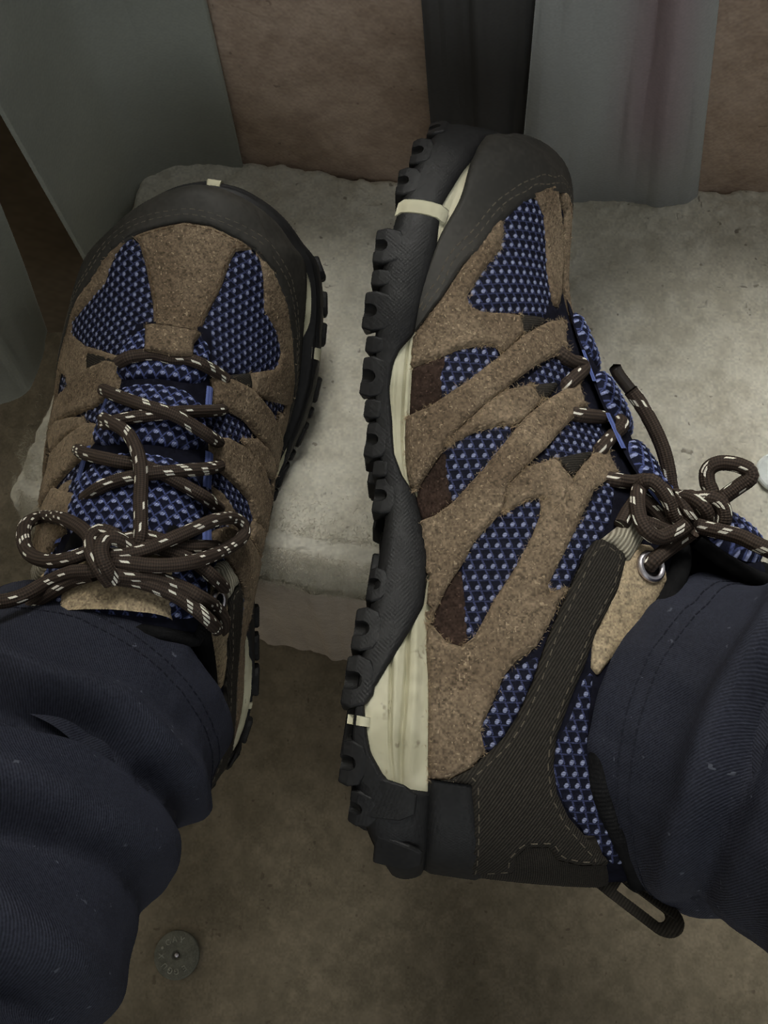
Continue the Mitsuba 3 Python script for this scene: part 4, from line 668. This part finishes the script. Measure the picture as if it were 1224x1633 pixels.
fl = shapely.LineString(EDGE[2:8]); df = shapely.distance(fl, shapely.points(Q)); rnd_ = lambda d, r: np.where(d < r, -(r-np.sqrt(np.clip(r**2-(r-d)**2, 0, None))), 0.)
z = np.minimum(rnd_(d, .005), rnd_(np.clip(df-.002, 0, 9), RN))+.0024*wv+.0011*(meshkit.noise(np.c_[Q*420, 0*Q[:, 0]], 7)-.5)+np.exp(-(d/.016)**2)*(.0030*(meshkit.fbm(np.c_[Q*170, 0*Q[:, 0]], 3, 27)-.5))
put('staircase__tread', (np.c_[Q, z], F), 'm_carpet', True, Q.copy())
b2 = np.array(ep.exterior.segmentize(.004).coords)[:-1]; zz = np.r_[np.linspace(-RN+.003, -.04, 8), np.linspace(-.043, Z1-.01, 48)]
ztop = np.where(shapely.distance(fl, shapely.points(b2)) < .006, -RN+.003, -.0045); P = np.stack([np.c_[b2+0*k, np.minimum(ztop, k) if i_ else ztop] for i_, k in enumerate(zz)], 1); nx = .0005*(meshkit.fbm(P.reshape(-1, 3)*90, 3, 9).reshape(P.shape[:2])-.5)
P[..., 0] += nx; P[..., 1] += nx; V, F = sheet(P, True); Lp = np.r_[0, np.cumsum(np.linalg.norm(np.diff(b2, axis=0), axis=1))]; put('staircase__riser', (V, F), 'm_front_riser', True, np.stack(np.broadcast_arrays(Lp[:, None], zz[None]), -1).reshape(-1, 2), label='brownish carpet on the front of the step')
# fuzz along the rounded front edge
r = rng(5); n = 42000; line = shapely.LineString(EDGE[1:7]); tt = r.uniform(0, line.length, n); B2 = np.array([p.coords[0] for p in line.interpolate(tt)]); 
nin = np.array([0.17, .985]); ph = r.uniform(0, 1.57, n); ext = np.where(ph > 1.2, r.exponential(.008, n), 0.); ph = np.where(ext > 0, 1.57, ph); ins = RN*(1-np.cos(ph))+ext; B3 = np.c_[B2[:, 0]+nin[0]*ins, B2[:, 1]+nin[1]*ins, -RN+RN*np.sin(ph)+.0004]
dv = unit(np.c_[r.normal(0, .7, n), -np.cos(ph)+r.normal(0, .5, n), np.sin(ph)*.6+r.normal(0, .5, n)]); w = unit(np.cross(dv, r.normal(0, 1, (n, 3))))*.00011
V = np.stack([B3-w, B3+w, B3+dv*r.uniform(.0008, .0028, n)[:, None]], 1).reshape(-1, 3); put('staircase__tread__pile', (V, np.arange(3*n).reshape(-1, 3)), 'm_fibre', False, kind='stuff')
# the step below
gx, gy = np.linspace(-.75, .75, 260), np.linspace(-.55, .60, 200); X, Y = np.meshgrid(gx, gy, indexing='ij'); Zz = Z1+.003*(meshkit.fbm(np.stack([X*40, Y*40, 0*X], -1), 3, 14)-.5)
V, F = sheet(np.stack([X, Y, Zz], -1)); put('staircase__tread', (V, F), 'm_lower_carpet', True, V[:, :2].copy(), label='brown carpet of the step below, darkened in colour for its shade')
# riser of the next step up, and its tread
px = np.linspace(-.129, .70, 240); py = np.interp(px, [-.335, -.1246, .0294, .1676, .7], [.352, .3413, .3178, .3146, .305])-.001
zz = np.r_[Z1-.01, -.15, -.1, -.05, np.linspace(0, .17, 40)]; P = np.stack([np.c_[px, py+.004*(k > .15)*0, np.full(len(px), k)] for k in zz], 1)
# rounded over into the upper tread
arc = [(.02*(1-math.cos(a)), .17+.02*math.sin(a)) for a in np.linspace(.2, math.pi/2, 7)]
P = np.concatenate([P]+[np.c_[px, py+a, np.full(len(px), k)][:, None] for a, k in arc]+[np.c_[px, py+k, np.full(len(px), .19)][:, None] for k in np.linspace(.05, .30, 12)], 1)
dn = .003*(meshkit.fbm(P.reshape(-1, 3)*60, 3, 19).reshape(P.shape[:2])-.5); P[..., 1] += dn
V, F = sheet(P); put('staircase__riser', (V, F[:, ::-1]), 'm_riser', True, V[:, [0, 2]].copy(), label='pinkish brown carpet rising behind the shoes')

# an added dark slab stands in for the shade behind the hanging cloths
m = trimesh.creation.box([.26, .018, .60]); m.apply_translation([-.262, .357, .095]); put('staircase__board', (np.array(m.vertices), np.array(m.faces)), 'm_shade_slab', False, label='dark slab added in place of shade behind the cloths')
# added unseen wall left of the stairs, keeps light off that side
Y, Zw = np.meshgrid(np.linspace(-1.6, 1.6, 60), np.linspace(Z1, 2.2, 40), indexing='ij'); V, F = sheet(np.stack([-.72+.002*meshkit.fbm(np.stack([Y*9, Zw*9, 0*Y], -1), 3, 2), Y, Zw], -1)); put('wall_left', (V, F), 'm_wall', True, V[:, 1:].copy(), label='plain unseen wall added left of the stairs to hold back light', kind='structure')
# ------------------------------------------------------------------ cloths
def drape(key, base, top, zt, th=.0022, mat='m_cloth', folds=(), nu=150, nv=70, wob=.0004, seed=1, **kw):
    """a hanging cloth: base = (x, y, z) points along its lower edge, top = (x, y) points at the height zt"""
    b = spline(base, .002); t = spline([(x, y, zt) for x, y in top], .002)
    k = np.linspace(0, 1, nu); f = lambda p: np.c_[[np.interp(k, np.linspace(0, 1, len(p)), p[:, c]) for c in range(3)]].T
    b, t = f(b), f(t); v = np.linspace(0, 1, nv)[None, :, None]; P = b[:, None]*(1-v)+t[:, None]*v
    n = meshkit.fbm(np.stack(np.broadcast_arrays(k[:, None]*4, v[0, :, 0][None]*1.2, seed*1.), -1), 3, seed)-.5; P[..., 1] += n*.012; P[..., 0] += n*.006
    n = meshkit.fbm(np.stack(np.broadcast_arrays(k[:, None]*40, v[0, :, 0][None]*8, seed*1.), -1), 2, seed+3)-.5; P[..., 1] += n*wob
    uv = np.stack(np.broadcast_arrays(k[:, None], v[0, :, 0][None]), -1).reshape(-1, 2)
    V, F, U = thick_sheet(P, th, uv); return put(key, (V, F), mat, True, U, **kw)
drape('curtain', [(-.0772, .327, -.003), (-.100, .329, -.012), (-.124, .327, -.06), (-.136, .308, -.08), (-.144, .285, -.10), (-.149, .262, -.11)],
      [(-.077, .328), (-.105, .328), (-.128, .320), (-.142, .305), (-.150, .282), (-.156, .262)], .60, seed=3)
tag('curtain', 'pale grey cloth hanging at the upper left behind the left shoe', 'cloth')
drape('hanging_sheet', [(-.1855, .250, -.038), (-.196, .238, -.060), (-.215, .228, -.078), (-.26, .222, -.09)], [(-.136, .252), (-.150, .240), (-.180, .230), (-.24, .222)], .25, seed=8, th=.001)
tag('hanging_sheet', 'shaded grey cloth fold at the left edge, low beside the step', 'cloth')
drape('draped_cloth', [(.0725, .3095, -.004), (.078, .3085, -.004), (.092, .3085, -.004), (.118, .309, -.004), (.140, .3085, -.004), (.150, .3055, -.004), (.160, .3055, -.004), (.1668, .311, -.004)],
      [(.045, .309), (.050, .306), (.056, .304), (.066, .303), (.072, .302), (.076, .295), (.080, .295), (.084, .304)], .30, mat='m_pink_cloth', seed=11)
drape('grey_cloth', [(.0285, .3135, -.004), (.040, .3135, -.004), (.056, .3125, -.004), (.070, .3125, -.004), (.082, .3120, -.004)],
      [(-.010, .3130), (.004, .3135), (.022, .3125), (.042, .3125), (.055, .312)], .30, mat='m_fold_shade', seed=15)
tag('grey_cloth', 'fold of the light cloth, its shade put into a darker grey, directly above the toe of the shoe on its side', 'cloth')
tag('draped_cloth', 'light grey cloth with a faint pink tint, rightmost of the cloths hanging at the back', 'cloth')

# ------------------------------------------------------------------ the shoes
build_shoe('hiking_shoe', 'L', *POSE['L'], 'upright brown suede and blue mesh hiking shoe seen from above, toe up, at the left')
build_shoe('hiking_shoe_001', 'R', *POSE['R'], 'brown suede and blue mesh hiking shoe lying on its side, lugged sole facing left')

# ------------------------------------------------------------------ the person: trousers, ankles
tag('person', 'seated person in dark navy trousers wearing both hiking shoes, only the lower legs in view', 'person')
def leg(c0, ax, r0, knee, hip, seed, folds, ov=(0, 0, 1)):
    ax = unit(np.array(ax, float)); c0 = np.array(c0, float)
    p = spline([c0-ax*.0, c0+ax*.10, np.array(knee)-ax*.07, np.array(knee)+[0, -.03, .015], (np.array(knee)+np.array(hip))/2+[0, 0, .02], hip], .0022)
    L = np.r_[0, np.cumsum(np.linalg.norm(np.diff(p, axis=0), axis=1))]; t = unit(np.gradient(p, axis=0))
    rad = np.interp(L, [0, .03, .10, .2, .33, .40, .5, .8], [r0, r0*1.01, r0*1.10, r0*1.26, r0*1.22, r0*1.28, r0*1.45, r0*1.75])
    a = np.zeros_like(p); v = np.cross(t[0], ov); a[0] = unit(v)
    for i in range(1, len(p)): a[i] = unit(a[i-1]-t[i]*(a[i-1]@t[i]))
    b = np.cross(t, a); ns = 240; th = np.linspace(0, 2*np.pi, ns+1); S, TH = np.meshgrid(L, th, indexing='ij')
    h = np.zeros_like(S)
    for (s0, amp, w, tilt, ph, span) in folds:
        sc = s0+tilt*np.cos(TH-ph)+.006*(meshkit.noise(np.stack([np.cos(TH)*2, np.sin(TH)*2, 0*S+seed+s0*50], -1), seed)-.5)*2
        x = (S-sc)/w; m = (.08+.92*np.clip(np.cos((TH-ph)*span)*.5+.5, 0, 1)**1.5)*(.45+1.1*meshkit.noise(np.stack([np.cos(TH)*1.6, np.sin(TH)*1.6, 0*S+s0*90+seed], -1), seed+5))
        h += amp*m*(np.exp(-x*x)-.95*np.exp(-(x-1.7)**2/.45))
    near = np.exp(-S/.22)
    h += near*.005*(meshkit.fbm(np.stack([np.cos(TH)*2.1, np.sin(TH)*2.1, S*22], -1)+seed*7, 3, seed)-.5)*2
    P = p[:, None]+(rad[:, None]+h)[..., None]*(np.cos(TH)[..., None]*a[:, None]+np.sin(TH)[..., None]*b[:, None])
    # the hem turns in on itself
    P0 = P[0]; inn = [P0+(c0-P0)*q+ax*s_ for q, s_ in ((.025, -.0006), (.05, .001), (.055, .02), (.07, .05))]
    P = np.concatenate([np.stack(inn[::-1], 0), P], 0); S = np.vstack([np.repeat([[-.04], [-.02], [-.004], [-.001]], ns+1, 1), S])
    uv = np.stack([np.broadcast_to(th*r0, S.shape), S], -1).reshape(-1, 2); V, F = sheet(P)
    key = put('person__trouser_leg', (V, F), 'm_twill', True, uv, label='dark navy twill trouser leg with creased hem')
    # double line of stitches round the hem
    sts = []; G = P[4:]
    for i0 in (5, 7):
        ringp = G[i0]; Lr = np.r_[0, np.cumsum(np.linalg.norm(np.diff(ringp, axis=0), axis=1))]; ctr = ringp.mean(0)
        for l in np.arange(0, Lr[-1]-.002, .0031):
            q = np.array([[np.interp(x, Lr, ringp[:, c]) for c in range(3)] for x in (l, l+.001, l+.002)]); q = q+unit(q-ctr)*.0002; sts.append(tube(q, .00025, 5)[:2])
    V, F, _ = join(sts); put(key+'__hem_stitching', (V, F), 'm_twill_thread', False, kind='stuff')
    return p, rad
def cam(c): c = np.array(c, float); return EYE+c[0]*np.array([1., 0, 0])+c[1]*UPV+c[2]*FWD
def camd(c): return c[0]*np.array([1., 0, 0])+c[1]*UPV+c[2]*FWD
HIPS = [np.array([-.11, -.52, .10]), np.array([.11, -.52, .10])]
AL, AR = camd((-.32, -.58, -.75)), camd((.647, -.125, -.75))
cL, cR = cam((-.1033, -.065, .330)), cam((.0985, -.0725, .296))
pl, rl = leg(cL, AL, .052, cL+unit(AL)*.38, HIPS[0], 3, [(.027, .010, .006, .012, 4.6, 1), (.056, .011, .008, .016, 4.9, 1), (.090, .008, .009, .014, 4.6, 1), (.128, .006, .014, .02, 3.4, 1), (.18, .005, .018, .02, 4.4, 1)])
pr, rr_ = leg(cR, AR, .0505, cR+unit(AR)*.38, HIPS[1], 8, [(.026, .009, .006, .012, 4.4, 1), (.052, .012, .009, .02, 5.3, 1), (.085, .012, .012, .022, 4.2, 1), (.13, .012, .014, .02, 5.0, 1)])
V, F = hull_of([(x, y, z) for x in (-.12, .12) for y in (-.50, -.62) for z in (.06, .16)], .07, 24); put('person__trouser_seat', (V, F), 'm_twill', 40)
def ankle(pose, flip):
    Mw, Ow = np.array(pose[0])/1000, np.array(pose[1]); return lambda q: (np.array(q, float)*[1, flip, 1])@Mw.T+Ow
import manifold3d as m3
bones = []
for wch, pp, hip in (('L', pl, HIPS[0]), ('R', pr, HIPS[1])):
    f = ankle(POSE[wch], -1 if wch == 'L' else 1); kn = pp[int(len(pp)*.40)]
    J = [(f((62, 0, 75)), .026), (f((60, 0, 92)), .026), (pp[int(len(pp)*.14)], .030), (pp[int(len(pp)*.25)], .046), (kn, .048), (hip, .07)]
    J0 = [(f((215, 8, 40)), .016), (f((150, 2, 55)), .024), (f((62, 0, 60)), .028), (f((30, 0, 55)), .024)]
    for (a, ra), (b, rb) in [*zip(J0[:-1], J0[1:]), (J0[2], J[0]), *zip(J[:-1], J[1:])]:
        bones.append(m3.Manifold.batch_hull([m3.Manifold.sphere(ra, 24).translate(a.tolist()), m3.Manifold.sphere(rb, 24).translate(b.tolist())]))
    # sock cuff
    pc = spline([f((64, 0, 84)), f((60, 0, 98)), pp[int(len(pp)*.07)], pp[int(len(pp)*.14)]], .0015); V, F, uv = tube(pc, np.interp(np.linspace(0, 1, len(pc)), [0, .3, .6, 1], [.025, .027, .032, .034]), 48, cap=False); put('person__sock', (V, F), 'm_sock', True, uv*[1, .2], label='grey knitted sock')
bones.append(m3.Manifold.batch_hull([m3.Manifold.sphere(.08, 24).translate(h.tolist()) for h in HIPS]))
mm = m3.Manifold.batch_boolean(bones, m3.OpType.Add).to_mesh()
put('person__body', (np.array(mm.vert_properties[:, :3], float), np.array(mm.tri_verts, int)), 'm_skin', True)

# ------------------------------------------------------------------ the two discs
def lathe(prof, n=64):
    th = np.linspace(0, 2*np.pi, n, endpoint=False); pr = np.array(prof, float)
    P = np.stack([np.stack([pr[:, 0]*math.cos(a), pr[:, 0]*math.sin(a), pr[:, 1]], -1) for a in th]); V, F = sheet(P, True); return V, F
bc = np.array([-.1247, -.0801, Z1+.001]); Rb = .0137
V, F = lathe([(.0001, .0006), (.0022, .0006), (.0024, .0016), (.0030, .0023), (.0042, .0024), (Rb-.0012, .0024), (Rb-.0003, .0019), (Rb, .0010), (Rb, 0)]); put('stud_disc__rim', (V+bc, F), 'm_pewter', 30)
tag('stud_disc', 'dull grey metal disc with raised letters and a shiny centre on the lower carpet', 'metal disc')
V, F = lathe([(.0001, .0030), (.0009, .0028), (.0015, .0021), (.0017, .0010), (.0017, 0)], 32); put('stud_disc__pin', (V+bc, F), 'm_metal', 40, label='shiny metal pin in the centre')
for a, ch in ((98, 'A'), (72, 'Y'), (128, 'C'), (155, '*'), (182, 'X'), (222, 'U'), (250, 'G'), (275, 'G'), (305, 'E')):
    m = meshkit.text_mesh(ch, .0031, .0006, True); v = np.array(m.vertices); v[:, 0] -= v[:, 0].mean(); v[:, 1] -= .0015
    t = math.radians(a-90); c, s_ = math.cos(t), math.sin(t); x = v[:, 0]*c-(v[:, 1]+.0088)*s_; y = v[:, 0]*s_+(v[:, 1]+.0088)*c
    put('stud_disc__letter', (np.c_[x, y, v[:, 2]+.0022]+bc, np.array(m.faces)), 'm_pewter_pale', False)
wc = np.array([.1838, .1511, .002]); V, F = lathe([(.0001, .0016), (.0072, .0016), (.0080, .0020), (.0090, .0020), (.0097, .0014), (.0098, 0)]); put('white_disc', (V+wc, F), 'm_white_disc', 30)
tag('white_disc', 'shiny white round disc on the carpet at the right edge', 'white disc')

# ------------------------------------------------------------------ added window behind the viewer, unseen, lights the cloths and risers
def frame_box(x0, x1, z0, z1):
    m = trimesh.creation.box([x1-x0, .06, z1-z0]); m.apply_translation([(x0+x1)/2, -2.7, (z0+z1)/2]); return (np.array(m.vertices), np.array(m.faces))
V, F, _ = join([frame_box(-.80, -.74, .50, 2.0), frame_box(.74, .80, .50, 2.0), frame_box(-.80, .80, .44, .50), frame_box(-.80, .80, 2.0, 2.06), frame_box(-.02, .02, .50, 2.0)])
put('window_1', (V, F), 'm_shade', False, label='white frame of an unseen window added behind the viewer for front light', kind='structure')
V, F = np.array([(-.74, -2.71, .5), (.74, -2.71, .5), (.74, -2.71, 2.0), (-.74, -2.71, 2.0)]), np.array([[0, 2, 1], [0, 3, 2]])
scene['window_1__pane'] = ply((V, F), 'm_shade', False, emitter={'type': 'area', 'radiance': {'type': 'rgb', 'value': [1.15, 1.22, 1.25]}})
# ------------------------------------------------------------------ ceiling lamp, off the picture
lm = trimesh.creation.icosphere(3, .30); lv = np.array(lm.vertices)*[1, 1, .45]+LAMP
scene['ceiling_lamp__shade'] = ply((lv, np.array(lm.faces)), 'm_shade', True, emitter={'type': 'area', 'radiance': {'type': 'rgb', 'value': [6.4, 6.3, 5.9]}})
tag('ceiling_lamp', 'round ceiling lamp above the stairs', 'lamp')
V, F = lathe([(.0001, .0), (.03, .0), (.03, .5), (.0001, .5)], 24); put('ceiling_lamp__stem', (V+np.array(LAMP)+[0, 0, .06], F), 'm_metal', 30)
